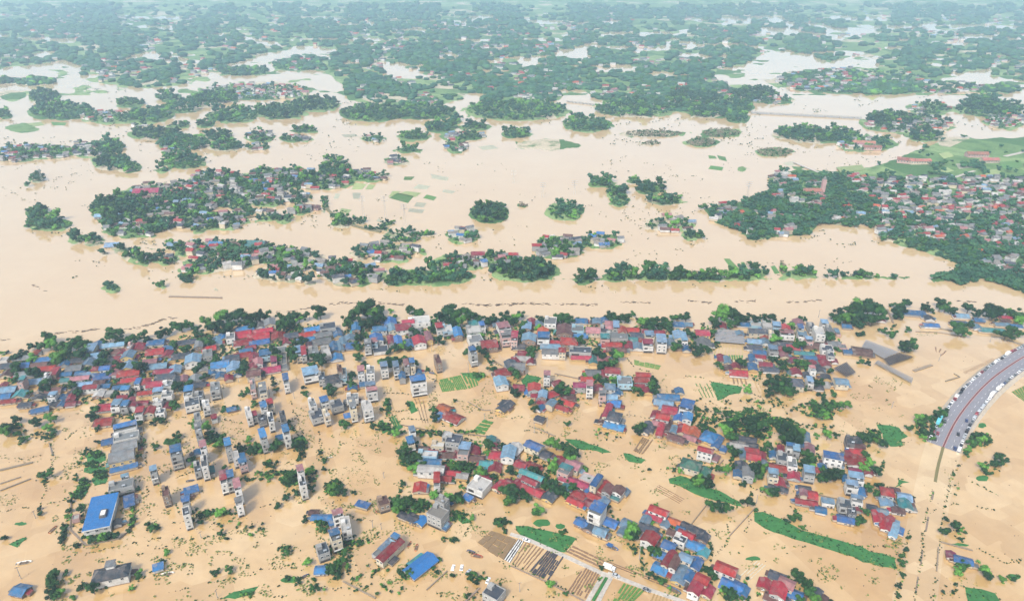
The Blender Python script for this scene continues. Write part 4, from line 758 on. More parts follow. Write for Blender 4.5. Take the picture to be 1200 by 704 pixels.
# ---------------- trees of the town and the near bank (x y of the crown, width) ----------------
TREES = '''
2 412 5,8 411 5,18 418 9,28 413 9,36 405 8,48 407 9,57 397 12,62 404 11,70 407 10,80 405 10,88 403 10,96 402 13,102 408 9,68 418 14,80 416 12,93 415 12,100 418 8,38 420 9,18 432 9,20 440 7,118 423 12,117 428 6,133 389 14,128 395 9,140 398 9,122 399 7,150 397 9,158 396 9,168 392 9,172 397 9,188 391 9,198 388 8,125 413 8,140 428 10,165 430 11,160 426 8,128 437 8,52 447 12,40 437 9,53 455 9,83 450 9,136 461 8,152 461 7,195 452 7,33 459 7,91 460 8
203 384 8,212 383 10,222 380 8,230 385 9,234 391 8,242 376 11,248 384 12,256 382 12,258 372 13,268 371 13,278 370 13,287 370 12,294 372 10,304 372 11,312 371 9,240 398 12,245 400 10,270 383 10,285 378 9,296 380 9,262 388 10,328 370 9,336 372 8,343 373 9,350 372 9,358 371 8,332 382 12,339 380 10,343 366 5,375 367 12,372 370 8,218 408 10,204 403 8,235 428 9,230 433 8,251 425 9,285 431 12,288 436 8,308 436 7,341 412 12,345 420 10,322 414 10,325 420 9,352 402 12,376 422 13,365 427 8,368 418 9,328 400 7,252 415 7,208 452 12,220 449 9,240 440 8,319 441 5,321 448 6,324 455 6,283 460 7,289 457 7,355 452 6,357 460 7,384 455 8,388 459 9
420 368 15,430 362 14,412 372 12,408 378 11,438 366 13,445 372 11,435 377 12,425 379 12,446 362 9,458 363 5,462 370 6,480 363 9,488 365 9,493 368 8,427 391 7,419 406 9,420 417 9,420 396 9,424 387 6,463 408 8,470 405 8,455 411 7,472 400 6,478 407 7,487 389 9,497 389 7,508 377 8,507 385 9,516 370 12,525 366 14,535 370 13,540 378 11,548 371 12,555 372 10,545 364 9,530 378 10,563 372 9,572 376 10,580 374 8,592 372 11,598 375 9,514 398 9,519 400 7,553 391 8,563 392 8,555 385 6,561 408 8,567 412 9,571 416 7,546 411 7,425 425 7,430 428 6,460 424 12,452 422 7,475 420 8,485 425 8,501 431 6,412 440 9,412 450 8,577 432 8,575 423 6,558 438 8,566 437 7
605 371 9,610 369 8,602 378 9,610 389 8,612 382 8,634 373 9,640 373 8,655 373 8,662 373 9,669 375 8,677 372 5,694 372 4,714 370 9,720 372 10,727 373 6,733 373 9,741 367 6,747 373 4,756 378 13,762 383 12,750 375 7,768 373 6,778 377 12,784 380 11,773 382 8,790 372 8,796 370 6,786 387 8,680 399 10,622 413 10,630 382 7,654 390 8,652 396 7,700 413 10,705 417 9,720 413 10,724 417 11,717 426 8,720 422 7,705 428 10,729 401 7,792 405 10,798 398 7,604 435 10,606 441 8,603 460 9,640 412 7,657 453 10,655 458 9,664 460 8,686 440 7,700 443 8,708 446 8,720 445 9,738 441 6,742 450 7,765 445 9,763 452 8,768 458 9,745 455 8,752 459 7,722 447 8
804 371 9,836 376 9,842 370 11,850 368 12,858 370 12,866 372 11,872 374 9,840 380 9,855 380 10,862 378 9,884 374 9,890 371 7,896 372 6,903 371 10,898 376 7,918 374 6,927 380 8,938 371 6,943 373 5,834 389 8,812 393 9,806 388 9,818 412 10,822 408 9,812 405 8,830 409 8,840 400 5,841 425 8,845 429 8,870 425 9,866 423 7,909 396 11,912 390 9,936 405 9,968 393 11,972 396 9,922 410 9,905 420 8,918 431 10,916 425 9,905 447 13,908 455 12,918 447 11,921 457 12,925 452 10,902 460 9,930 459 8,955 448 9,962 447 8,943 454 7,876 456 8,935 426 8,944 428 8,973 433 7,982 408 6,960 460 7,966 461 6,978 460 7,985 366 13,978 370 10,992 372 12,998 364 13,983 375 9
1003 363 14,1010 358 13,1018 362 15,1025 360 12,1030 366 12,1012 372 13,1002 374 12,1022 375 12,1035 372 9,1009 380 8,1046 356 6,1056 358 9,1064 355 8,1052 368 10,1057 363 9,1083 360 9,1087 357 7,1092 363 6,1103 355 11,1108 360 10,1115 363 9,1120 366 7,1135 361 10,1142 368 5,1125 386 14,1128 389 10,1137 380 8,1148 366 11,1157 364 12,1165 364 12,1172 365 11,1163 371 9,1180 366 9,1188 368 10,1195 370 11,1197 376 10,1179 391 14,1185 385 10,1195 391 8,1065 385 6,1035 386 7,1006 390 6,1011 390 6,1045 391 8,1062 405 12,1068 402 8,1058 407 8,1071 408 8,1010 421 7,1018 423 7,1048 380 5
18 491 9,6 505 11,12 500 10,20 507 8,42 494 10,57 488 9,62 490 9,56 500 9,62 505 7,25 515 7,30 512 6,52 512 8,108 487 10,111 480 8,113 500 7,162 496 8,155 488 7,187 491 9,178 494 6,115 516 6,98 530 5,95 535 4,101 525 4,92 541 4,48 555 7,58 555 8,88 560 5,88 555 4,160 533 7,165 520 6,135 576 9,128 578 7,150 574 7,181 522 7,198 518 8
205 475 8,298 472 7,262 478 7,275 475 6,228 497 9,242 500 9,245 507 9,252 512 9,258 514 9,255 520 8,208 510 8,205 520 9,224 538 8,227 544 7,262 546 6,281 525 8,285 523 6,291 513 7,292 520 5,302 524 8,297 528 8,305 527 7,320 525 9,325 520 8,347 516 9,352 520 9,346 522 8,353 530 7,350 536 6,342 500 6,338 493 5,375 528 6,380 538 6,379 548 5,388 570 9,395 575 10,385 566 7,363 552 8,365 560 7,343 553 9,340 560 10,347 575 7,335 582 8,315 558 7,365 570 7,312 542 6,320 545 6
404 497 8,472 530 12,478 538 11,487 535 12,492 545 10,486 548 11,474 525 9,480 525 8,460 505 8,455 500 7,465 507 8,470 505 7,449 500 6,452 470 7,447 478 5,478 472 5,508 480 8,510 488 9,533 468 4,531 477 5,494 508 6,504 507 6,516 507 5,486 517 7,530 545 10,537 547 10,543 546 9,550 548 9,562 552 10,568 553 8,571 518 9,574 522 9,572 530 9,584 522 6,591 523 7,577 557 7,558 519 6,509 580 9,525 580 8,537 577 7,535 582 9,597 550 9,595 573 14,600 580 13,471 565 6,469 573 5,403 575 8,414 575 5
627 478 9,622 470 7,658 471 7,665 495 6,645 517 11,652 521 11,660 522 10,668 527 11,674 531 9,665 534 9,670 540 9,648 545 10,650 549 9,628 551 10,622 548 8,649 571 12,655 575 11,640 568 9,662 578 8,671 569 10,667 565 7,612 577 10,618 582 8,687 548 6,750 500 11,747 504 9,755 498 7,761 548 5,790 549 5,798 550 8,800 545 7,640 557 7
852 486 9,855 497 13,850 505 12,860 495 10,865 488 8,857 512 10,875 492 11,883 492 14,890 498 13,888 508 11,880 502 12,893 486 9,920 508 15,928 510 17,935 507 15,925 517 13,933 519 11,905 493 7,912 495 7,920 494 6,928 496 6,816 478 7,818 485 6,828 478 6,840 480 7,838 490 7,825 500 8,822 503 7,835 503 8,873 480 6,878 479 6,894 470 5,915 470 4,953 472 8,957 478 9,966 472 8,972 477 10,968 485 9,978 473 8,985 475 8,992 473 9,960 487 8,973 487 7,957 508 6,967 503 5,970 510 9,980 508 6,857 525 8,862 530 9,900 522 8,902 530 7,895 525 6,885 551 12,892 548 10,890 557 9,882 560 9,860 545 7,852 550 9,871 566 7,881 577 5,820 563 12,830 565 11,815 560 9,900 575 10,908 576 9,946 532 12,952 537 10,944 542 9,950 546 8,970 558 13,978 556 12,963 560 10,985 554 8,965 550 8,843 550 8
1010 510 9,1018 512 11,1025 514 9,1023 503 6,1028 510 7,1034 520 9,1013 532 8,1020 541 9,1028 552 11,1013 548 9,1018 570 9,1030 568 8,1028 577 8,1036 540 4,1035 544 5,1077 490 9,1085 490 9,1080 497 8,1083 505 8,1082 510 7,1099 487 8,1105 483 8,1108 480 7,1094 500 7,1092 506 7,1093 512 6,1066 500 7,1170 535 9,1168 543 8,1180 538 6,1152 545 8,1155 550 7,1160 553 6,1145 510 9,1140 518 9,1150 515 8,1158 512 8,1135 525 7,1133 530 6
63 674 11,61 684 11,60 694 11,65 698 9,76 670 6,70 692 8,4 628 7,45 594 6,46 600 6,95 596 8,80 596 7,79 603 7,75 617 7,74 625 7,72 631 7,82 585 6,89 637 7,108 632 9,118 629 9,126 628 8,135 627 8,109 690 11,154 687 6,162 669 7,162 673 7,178 618 9,172 612 6,190 655 6,195 645 7,92 688 7,85 698 6,97 682 5,154 612 6,150 620 5,156 606 5
278 595 7,235 610 7,243 600 7,258 600 8,268 599 6,325 591 7,250 670 7,254 668 6,269 666 8,258 623 7,265 629 5,295 615 5,294 625 5,335 645 8,389 668 11,395 672 9,393 665 8,360 657 8,375 612 8,380 618 7,397 660 8,372 640 7,358 607 7,368 677 5,365 687 6
470 590 12,478 588 12,465 596 10,487 592 10,495 588 9,462 586 10,530 584 9,538 586 9,553 605 6,421 607 4,405 645 9,402 655 8,400 630 8,584 612 8,590 610 7,596 587 10,592 620 6,507 664 5,515 654 5,512 669 5,530 672 6,551 675 7,558 680 7,586 682 4,480 671 8
631 596 10,627 600 8,658 623 6,662 620 5,740 621 13,744 626 12,738 628 10,765 642 12,770 648 9,705 663 6,712 592 6,769 590 5,645 683 8,663 694 5,762 672 9,770 675 7,776 680 8,785 687 5
835 592 11,843 592 12,852 595 10,877 587 11,886 596 5,927 606 8,935 604 8,922 608 6,941 616 7,828 665 8,835 670 8,838 675 7,855 695 13,848 690 9,862 698 10,935 674 12,938 678 9,946 684 11,948 693 11,938 702 9,955 700 10,974 702 7,905 669 5,876 700 6
1014 598 8,1007 610 9,1009 607 8,1121 616 9,1126 618 7,1108 622 9,1110 607 6,1127 630 5,1065 628 5,1062 642 6,1057 649 7,1058 658 8,1058 672 6,1054 685 6,1053 696 5,1155 668 11,1158 673 9,1123 669 8,1128 663 9,1175 677 7,1188 677 6
'''
TREELM = TOWNLM + [(250, 378, 'in the dark left riverside wood'), (290, 372, 'at the right of the dark riverside wood'), (345, 370, 'along the hedge above the river road'), (425, 368, 'in the largest riverside clump'), (445, 372, 'at the right of the largest riverside clump'),
                   (485, 364, 'on the bank above the white slab'), (530, 370, 'in the middle riverside wood'), (565, 373, 'right of the middle riverside wood'), (600, 372, 'on the bank left of the slate block'), (655, 373, 'on the bank right of the slate block'),
                   (720, 371, 'on the bank by the central lane'), (755, 377, 'around the dark conical bank tree'), (785, 378, 'on the bank right of centre'), (840, 374, 'at the left of the right bank wood'), (865, 373, 'at the right of the right bank wood'),
                   (900, 372, 'on the bank above the dark roofs'), (940, 373, 'on the bank above the white gabled tower'), (985, 368, 'at the left of the big right wood'), (1015, 365, 'in the big right riverside wood'), (1030, 374, 'at the right of the big right wood'),
                   (1055, 362, 'left of the long riverside shed'), (1105, 360, 'around the upper right riverside pond'), (1155, 366, 'left in the upper right corner grove'), (1190, 370, 'right in the upper right corner grove'), (20, 500, 'around the left pond garden'),
                   (58, 495, 'at the right of the left pond garden'), (53, 555, 'in the small orchard square at left'), (90, 548, 'along the weedy canal edge'), (905, 452, 'left of the large slate double roof'), (968, 478, 'in the flooded orchard at right'),
                   (855, 500, 'in the left of the spreading orchard'), (885, 498, 'in the right of the spreading orchard'), (928, 510, 'in the darkest round clump'), (820, 482, 'in the scattered flooded garden'), (918, 495, 'in the bright hedge above the dark clump'),
                   (1020, 510, 'by the big green weed mat'), (1080, 498, 'left of the highway end'), (1098, 495, 'on the highway left bank'), (1145, 518, 'on the highway right bank'), (1170, 540, 'in the open flood far right'),
                   (1058, 650, 'along the left edge of flooded road'), (1115, 615, 'along the right edge of flooded road'), (1155, 670, 'in the flood at lower right'), (62, 685, 'in the column at lower left'), (75, 620, 'in the lone row by the warehouse'),
                   (120, 630, 'on the warehouse front wall'), (250, 602, 'on the long terrace hedge'), (262, 668, 'in the open lower left flood'), (370, 665, 'beside the small purple-blue roof'), (660, 525, 'in the row beside the leaf-shaped mat'), (475, 590, 'in the clump left of the stepped tower')]
tr = random.Random(23); tree_items = []; small_trees = []
CUT = sorted((float(t[2]) for t in rows(TREES)), reverse=True)[299]; kept = 0
LEAF = {'D': 'dark green', 'M': 'mid green', 'B': 'bright green'}
for t in rows(TREES):
    px, py, s = map(float, t); m = mpp(px, py, 4)
    r_ = s * m / 2 * 1.45
    zc = max(1.0, r_ * .85)
    X, Y = unp(px, py, zc + .5)
    lk = tr.choices('DMB', (5, 4, 1) if py < 470 else (3, 5, 2))[0]
    if 7.5 <= s < CUT or (s == CUT and kept >= 296):
        small_trees.append((X, Y, max(.3, r_ * .15), r_, 1., 'DMB'.index(lk))); continue
    if s >= CUT:
        kept += 1
        root = empty('tree', (X, Y, 0), tr.random() * 6.28); base = max(.4, r_ * .18)
        k = tr.randrange(12)
        c_ = link(crown_mesh[(k, lk)], 'crown', root, (0, 0, base)); c_.scale = (r_, r_, r_ * tr.uniform(.85, 1.1))
        tk = link(trunk_mesh[tr.randrange(4)], 'trunk', root, (0, 0, -1.5)); tk.scale = (r_, r_, base + r_ * 1.0 + 1.5)
        look = f'{"large" if s >= 12 else "mid-sized" if s >= 10 else "small"} {LEAF[lk]} tree'
        meta(root, None, 'tree', 'trees of the flooded town and its riverbank')
    else:
        root = link(bush_mesh[(tr.randrange(6), lk)], 'bush', None, (X, Y, -.1)); root.rotation_euler = (0, 0, tr.random() * 6.28); root.scale = (r_, r_, r_ * 1.1)
        look = f'{"larger" if s >= 6.5 else "small"} {LEAF[lk]} bush'
        meta(root, None, 'bush', 'bushes standing in the flood')
    tree_items.append((root, look, px, py))
give_labels(tree_items, TREELM)
meta(scatter('small_trees', small_trees, crown_proto, [leafD, leafM, leafB]), 'the smaller garden trees between the flooded houses', 'small trees', None, 'stuff')
print('trees', sum(i[0].name.startswith('tree') for i in tree_items), 'bushes', sum(i[0].name.startswith('bush') for i in tree_items))

# undergrowth: knee-high tangle nobody could count (cx cy rx ry density)
UG = rows('''60 437 62 18 1,150 430 52 30 1,250 412 55 24 1,320 398 50 22 1,370 402 34 22 .7,90 470 60 6 .6,440 392 40 16 .8,500 388 60 12 .7,575 395 28 12 .7,640 392 40 20 .7,700 400 30 18 .7,765 394 40 12 .7,830 395 22 16 .6
930 405 55 24 .8,920 440 40 16 .6,620 458 22 8 .7,660 462 30 10 .6,715 452 30 8 .7,750 450 20 12 .6,160 482 34 10 .8,150 520 22 12 .5,150 575 18 6 .8,112 533 10 4 2,110 545 12 3 2,118 556 9 5 2,98 568 6 8 2,90 580 8 5 1.6,50 512 14 6 .8,20 505 16 8 .8
300 528 14 5 1.5,318 555 22 3 1.6,340 562 12 9 1.6,295 562 14 1.8 1.5,205 515 10 6 1,250 515 12 7 1.4,350 522 11 8 1.2,318 543 9 3 1.5,390 572 12 9 1.6,365 560 8 14 1,540 530 50 16 .8,520 556 30 5 .6,560 560 30 22 .7,620 552 24 20 .7
660 555 30 18 .7,690 572 30 10 .7,480 538 12 12 1.5,535 548 26 7 1.6,460 424 18 4 2,480 593 26 9 1.6,535 606 14 6 1.4,525 632 12 3 1.2,590 612 10 4 1.6,880 500 32 18 1.2,915 494 16 4 1.6,960 480 28 9 1,825 492 24 12 .7
880 540 28 18 .7,920 540 26 22 .7,950 535 14 16 .9,1005 535 14 26 .7,970 556 20 6 1.2,1050 585 20 8 .6,1018 510 14 6 1.6,940 500 40 4 .8,820 540 24 14 .5,1080 500 7 12 1.5,1098 492 8 10 1.3,1150 515 14 8 1.4,812 655 24 36 .6,770 640 34 34 .5,700 610 26 14 .5
855 685 24 14 .6,920 690 38 14 .7,120 630 24 2.5 2,75 625 2.5 12 1.5,155 605 2.5 14 1.5,110 688 16 3 1.2,62 685 7 16 1.2,395 650 20 26 .6,385 615 16 10 .9,420 635 18 5 1.2,480 671 14 8 1.2,560 675 12 5 1.3,290 697 8 2 1.5,248 601 22 1.6 2,230 604 8 7 .8
345 679 10 3 1.6,335 645 10 5 .7,270 612 20 8 .25,300 620 14 8 .25,180 618 8 3 1.5,95 605 4 26 .6,50 560 8 9 1,360 690 26 10 .25,330 690 14 6 .3,450 690 40 8 .3,430 670 30 12 .2,640 560 8 20 .6,1125 625 10 8 .5,1135 660 12 4 .8,1112 690 12 5 .7,1190 677 8 3 1
540 700 30 4 .6,700 680 6 2 1,575 560 12 5 1,500 507 20 1.5 2,540 507 20 1.3 1.3,585 523 12 2 1.3,445 500 12 5 1.2,512 510 6 2 1,455 478 3 12 1.5,530 490 4 10 1,790 548 14 2 .6,1165 545 14 8 .4,1120 560 3 26 .4,865 470 60 4 .25,900 480 60 6 .2,715 505 20 12 .25''')
pts = []
for e in UG:
    cx, cy, rx, ry, dn = map(float, e); m = mpp(cx, cy); area = math.pi * rx * ry * m * m / math.sin(PITCH + math.atan((cy - 352) / FPX))
    for _ in range(int(area / 7 * dn * 2.4)):
        a, q_ = tr.random() * 6.283, math.sqrt(tr.random()); x, y = cx + rx * q_ * math.cos(a), cy + ry * q_ * math.sin(a)
        if dn < 1.1 and vnoise(np.array([x / 3.]), np.array([y / 2.]), 5)[0] > .55: continue
        X, Y = unp(x, y); pts.append((X, Y, -.5, tr.uniform(.8, 2.1), tr.uniform(.7, 1.2), tr.choices((0, 1, 2), (5, 4, 2))[0]))
LINES = '''61 518 62 540 56 560 52 580 48 592,200 500 225 495,205 560 250 545,178 486 200 497,282 563 333 552 365 548,262 492 290 497,200 613 225 608 248 602 270 597,295 596 345 585,220 633 252 628 290 622,270 675 320 665 345 660,400 678 440 700,500 700 527 672,425 617 447 629,460 483 480 480,552 477 575 482 600 480,470 505 520 507 575 512
607 503 650 510,725 484 760 490,770 495 800 500,1118 545 1105 600 1100 640 1096 680 1093 704,1094 570 1085 600 1080 650 1072 704,1065 620 1060 650 1052 690 1050 704,500 441 512 446,478 560 470 575 468 590,540 600 552 612 545 625 530 632,80 600 76 630,500 430 512 440 508 460,598 660 640 680 660 690 684 702,340 470 352 500 362 520 366 550
344 500 356 520 358 545,300 500 330 493 345 490,186 545 188 575 192 600,162 500 170 520 172 560 175 600 172 640,236 470 262 472 285 468,215 520 222 540,250 500 262 520 275 530,290 530 330 525,373 500 378 540,445 460 500 462 505 480,400 500 450 490 500 492,505 470 520 500,430 480 440 500,560 480 600 490 620 485,585 470 610 462,650 520 640 505 620 500
560 440 600 448,596 410 574 422 600 436,640 440 670 441 690 445,735 420 745 432 780 440,800 440 832 444,880 460 900 470 950 466,800 500 790 520,860 470 900 472 940 478,1005 440 1040 470,860 560 900 580 940 600,850 600 855 630 840 650,880 600 870 640 865 660,985 560 1040 570,1000 640 1050 640,420 590 440 584,400 585 380 590
540 640 560 650 600 662,560 690 570 704,600 700 620 690,640 700 660 695,205 590 215 612,160 650 195 640,150 690 190 660,95 650 140 640 190 630,320 700 400 690,350 670 380 650,210 690 260 680 300 672,440 660 470 640,510 620 540 600 575 604,1090 600 1120 590 1180 600,1130 560 1170 580,1140 640 1180 660 1200 655,20 540 60 530,0 600 60 590 90 580,70 520 95 500'''
for ln in rows(LINES):
    P_ = [(float(ln[i]), float(ln[i + 1])) for i in range(0, len(ln), 2)]
    for i in range(len(P_) - 1):
        A, B = unp(*P_[i]), unp(*P_[i + 1]); nn = int(math.dist(A, B) / 1.1); ph = tr.random() * 50
        for j in range(nn):
            if vnoise(np.array([ph + j * .22]), np.array([ph]), 8)[0] < .42: continue
            t_ = (j + tr.random()) / nn; pts.append((A[0] + (B[0] - A[0]) * t_ + tr.gauss(0, .5), A[1] + (B[1] - A[1]) * t_ + tr.gauss(0, .5), -.3, tr.uniform(.35, 1.0), tr.uniform(.6, 1.0), tr.choices((0, 1, 2), (5, 4, 1))[0]))
ug_proto = [crown_np(rng, 2, 26, .30, base=ico(0), squash=.6) for k in range(6)]
o = scatter('undergrowth', pts, ug_proto, [leafD, leafM, leafB]); meta(o, 'tangled low undergrowth between the flooded houses', 'undergrowth', None, 'stuff'); print('undergrowth', len(pts))

# thin flooded grass: tufts just breaking the surface
gpts = []
for cx, cy, rx, ry, dn in ((430, 519, 20, 5, 1), (415, 557, 19, 13, .7), (10, 585, 13, 8, 1.3), (35, 538, 20, 4, .6), (12, 535, 14, 3, .6), (430, 630, 16, 8, .8), (470, 680, 28, 14, .35), (960, 480, 28, 9, .6), (1085, 391, 13, 3, 1), (520, 412, 18, 8, .3), (555, 700, 24, 4, .5), (225, 600, 10, 7, 1), (440, 660, 40, 22, .12), (350, 660, 40, 24, .15), (275, 620, 40, 14, .15), (545, 620, 20, 12, .5),
                         (405, 640, 16, 20, .8), (350, 560, 20, 14, .4), (310, 545, 30, 14, .2), (110, 545, 22, 22, .5), (160, 640, 30, 14, .1), (1125, 690, 24, 14, .3), (930, 425, 20, 10, .4), (1000, 510, 20, 20, .2), (915, 580, 24, 8, .4), (560, 520, 30, 12, .3), (860, 480, 40, 14, .2), (730, 700, 16, 8, .6), (1115, 560, 10, 22, .2), (720, 630, 20, 10, .15), (250, 500, 40, 30, .15), (640, 490, 40, 8, .15)):
    m = mpp(cx, cy); area = math.pi * rx * ry * m * m / math.sin(PITCH + math.atan((cy - 352) / FPX))
    for _ in range(int(area / 1.6 * dn)):
        a, q_ = tr.random() * 6.283, math.sqrt(tr.random()); x, y = cx + rx * q_ * math.cos(a), cy + ry * q_ * math.sin(a)
        if vnoise(np.array([x / 2.6 + cx]), np.array([y / 1.6]), 6)[0] > .55: continue
        X, Y = unp(x, y); gpts.append((X, Y, -.12, tr.uniform(.25, .6), tr.uniform(.4, .8), tr.choices((0, 1), (3, 2))[0]))
for _ in range(60000):      # drowned gardens of the terraces and the lower town
    x, y = tr.uniform(60, 1060), tr.uniform(440, 704); g1 = float(vnoise(np.array([x / 13.]), np.array([y / 8.]), 71)[0]); g2 = float(vnoise(np.array([x / 3.2 + y * .12]), np.array([y / 2. - x * .1]), 72)[0])
    if g1 < (.66 if x < 480 else .76) or g2 < .38: continue
    X, Y = unp(x, y); gpts.append((X, Y, -.12, tr.uniform(.3, .85), tr.uniform(.4, .9), tr.choices((0, 1), (3, 1))[0]))
tuft = [crown_np(rng, 1, 16, .42, base=ico(0), squash=.5) for k in range(5)]; grassm = leafmat('flooded_grass', (.16, .14, .05), (.14, .18, .05), (.09, .16, .03))
meta(scatter('flooded_grass', gpts, tuft, [grassm, leafM]), 'thin yellow-green grass just breaking the muddy water', 'grass', None, 'stuff')

# hedge tops, drowned bushes and field edges dotting the flooded plain beyond the river
sp = []
for _ in range(60000):
    x, y = tr.uniform(0, 1200), 98 + 246 * tr.random() ** 1.25
    dens = float(vnoise(np.array([x / 34.]), np.array([y / 11.]), 51)[0]); line = float(vnoise(np.array([x / 5. + y * .4]), np.array([y / 1.7 - x * .03]), 52)[0])
    if dens < .60 or line < .72 or (330 < y and x < 400) or (y > 300 and tr.random() < .6): continue
    if 520 < x < 690 and y < 300 and tr.random() < .7: continue
    X, Y = unp(x, y); sp.append((X, Y, -.3, tr.uniform(.5, 1.7) * (1 if y > 170 else 1.5), tr.uniform(.5, .9), tr.choice((0, 0, 1, 1, 2))))
print('specks', len(sp))
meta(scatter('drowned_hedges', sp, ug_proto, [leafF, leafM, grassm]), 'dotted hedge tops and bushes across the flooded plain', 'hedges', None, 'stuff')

# ---------------- flat mats of floating weed ----------------
weedm, n, b = newmat('floating_weed')
t1 = noise(n, .25, 5); r1 = ramp(n, t1.outputs['Fac'], [(.3, (.012, .085, .014)), (.7, (.03, .15, .03))]); L(n, r1.outputs[0], b.inputs['Base Color']); b.inputs['Roughness'].default_value = .8
t2 = noise(n, 1.3, 3); bp = n.nodes.new('ShaderNodeBump'); bp.inputs['Strength'].default_value = .8; bp.inputs['Distance'].default_value = .2; L(n, t2.outputs['Fac'], bp.inputs['Height']); L(n, bp.outputs[0], b.inputs['Normal'])
palem, n, b = newmat('flooded_grass')
t1 = noise(n, .35, 5); r1 = ramp(n, t1.outputs['Fac'], [(.38, (.42, .30, .13)), (.5, (.26, .25, .08)), (.65, (.11, .17, .04))]); L(n, r1.outputs[0], b.inputs['Base Color']); b.inputs['Roughness'].default_value = .7
def sheet(name, pts, z, m, th=.12, jag=0, rnd=random.Random(3)):
    P = [unp(x, y, z) for x, y in pts]; Q = []
    for i, p in enumerate(P):
        nx = P[(i + 1) % len(P)]; k = max(1, int(math.dist(p, nx) / 4)) if jag else 1
        for j in range(k): Q.append((p[0] + (nx[0] - p[0]) * j / k + rnd.uniform(-jag, jag), p[1] + (nx[1] - p[1]) * j / k + rnd.uniform(-jag, jag)))
    if sum(Q[i - 1][0] * Q[i][1] - Q[i][0] * Q[i - 1][1] for i in range(len(Q))) < 0: Q.reverse()
    n_ = len(Q); cx = sum(p[0] for p in Q) / n_; cy = sum(p[1] for p in Q) / n_
    q = MB(); q.add([(x, y, z) for x, y in Q] + [(x, y, z - th - .3) for x, y in Q], [tuple(range(n_))] + [(i, n_ + i, n_ + (i + 1) % n_, (i + 1) % n_) for i in range(n_)], m)
    return q.obj(name)
def ell(cx, cy, rx, ry, n=14): return [(cx + rx * math.cos(2 * math.pi * i / n), cy + ry * math.sin(2 * math.pi * i / n)) for i in range(n)]
MATS = [('662 514 680 515 698 522 716 529 706 531 693 526 683 527 670 521', 'leaf-shaped dark green weed mat trailing from a tree row'), ('730 531 738 532 748 536 757 539 750 542 738 540 731 536', 'small crescent of green weed right of the leaf-shaped mat'),
        ('783 560 798 557 815 564 835 572 850 579 865 587 870 592 862 593 850 588 830 584 815 578 800 572 785 565', 'long green weed bank below the green hip-roofed house'),
        ('883 599 895 599 916 608 940 621 962 627 984 633 1000 637 1020 645 1035 648 1050 654 1050 665 1031 663 1012 657 1000 653 984 647 962 640 945 635 919 627 895 618 885 610', 'longest green weed mat, sweeping toward the flooded road'),
        ('1026 496 1042 498 1052 500 1063 511 1056 514 1058 522 1043 523 1037 517 1033 507', 'big star-shaped green weed mat west of the highway'), ('1053 561 1064 564 1049 572', 'small triangular weed mat above the red hip roof'),
        ('610 446 618 438 634 442 628 450 617 453', 'square green lawn plot between the crimson roofs'), ('833 447 850 450 870 453 868 461 853 462 848 467 842 469', 'green wedge of weed below the island house'),
        ('1130 688 1150 689 1167 695 1173 706 1136 706', 'green weed mat at the bottom right corner'), ('258 701 273 693 303 687 296 695 277 701', 'thin green strip at the bottom left of centre'),
        ('9 637 25 630 33 630 19 642', 'pointed green patch near the left edge'), ('603 616 620 616 650 622 677 631 668 640 660 647 640 641 620 632 605 622', 'broad rough green patch above the crop beds')]
MATS += [('100 533 112 528 124 531 125 539 113 543 102 541', 'rough green plot beside the left canal, topmost of four'), ('98 548 112 545 127 547 125 552 108 554 99 553', 'rough green plot beside the left canal, second from top'), ('108 560 118 556 127 560 124 566 112 568', 'rough green plot beside the left canal, third from top'),
        ('86 582 92 568 102 562 104 572 98 582', 'rough green plot beside the left canal, lowest of four'), ('345 513 353 509 360 516 357 525 347 526', 'green plot right of the tall blue-topped terrace house'), ('334 555 343 550 350 556 346 568 336 570', 'green plot left of the weedy terrace block'),
        ('381 565 396 567 402 576 390 582 382 576', 'green plot right of the diagonal canal road'), ('476 470 484 470 489 481 482 484', 'green strip below the white apartment'), ('444 493 449 492 456 505 448 508', 'green strip left of the curved ridges'), ('456 488 462 486 472 500 464 505', 'green strip above the left orchard'),
        ('530 600 545 603 553 612 541 614', 'green plot right of the grey stepped tower'), ('895 487 915 492 929 493 927 501 912 500 898 493', 'bright green hedge plot above the dark clump'), ('540 437 560 436 570 440 560 446', 'green corner right of the square field')]
mat_polys = []
for s, lb in MATS: mat_polys.append(pp(s)); meta(sheet('weed_mat', pp(s), .10, weedm, jag=.8), lb, 'weed mat', 'flat green mats in the flood')
for c, lb in (((1151, 560, 8, 3.5), 'lens-shaped green mat in the far right flood'), ((1151, 498, 5, 3.2), 'small green oval beside the highway right bank'), ((635, 612, 10, 4.5), 'oval green mat north of the rough green patch'),
              ((656, 616, 6, 3), 'tiny green mat beside the oval one'), ((24, 613, 7, 2), 'slim green patch above the pointed one at left'), ((340, 679, 11, 3), 'green patch near the purple-blue roof'),
              ((1188, 675, 8, 3), 'narrow green mat at the lower right edge'), ((882, 654, 9, 2.2), 'short green strip above the white crop strips'), ((1125, 638, 10, 2), 'green strip north of the magenta and blue shed')):
    meta(sheet('weed_mat', ell(*c), .10, weedm, jag=.5), lb, 'weed mat', 'flat green mats in the flood')

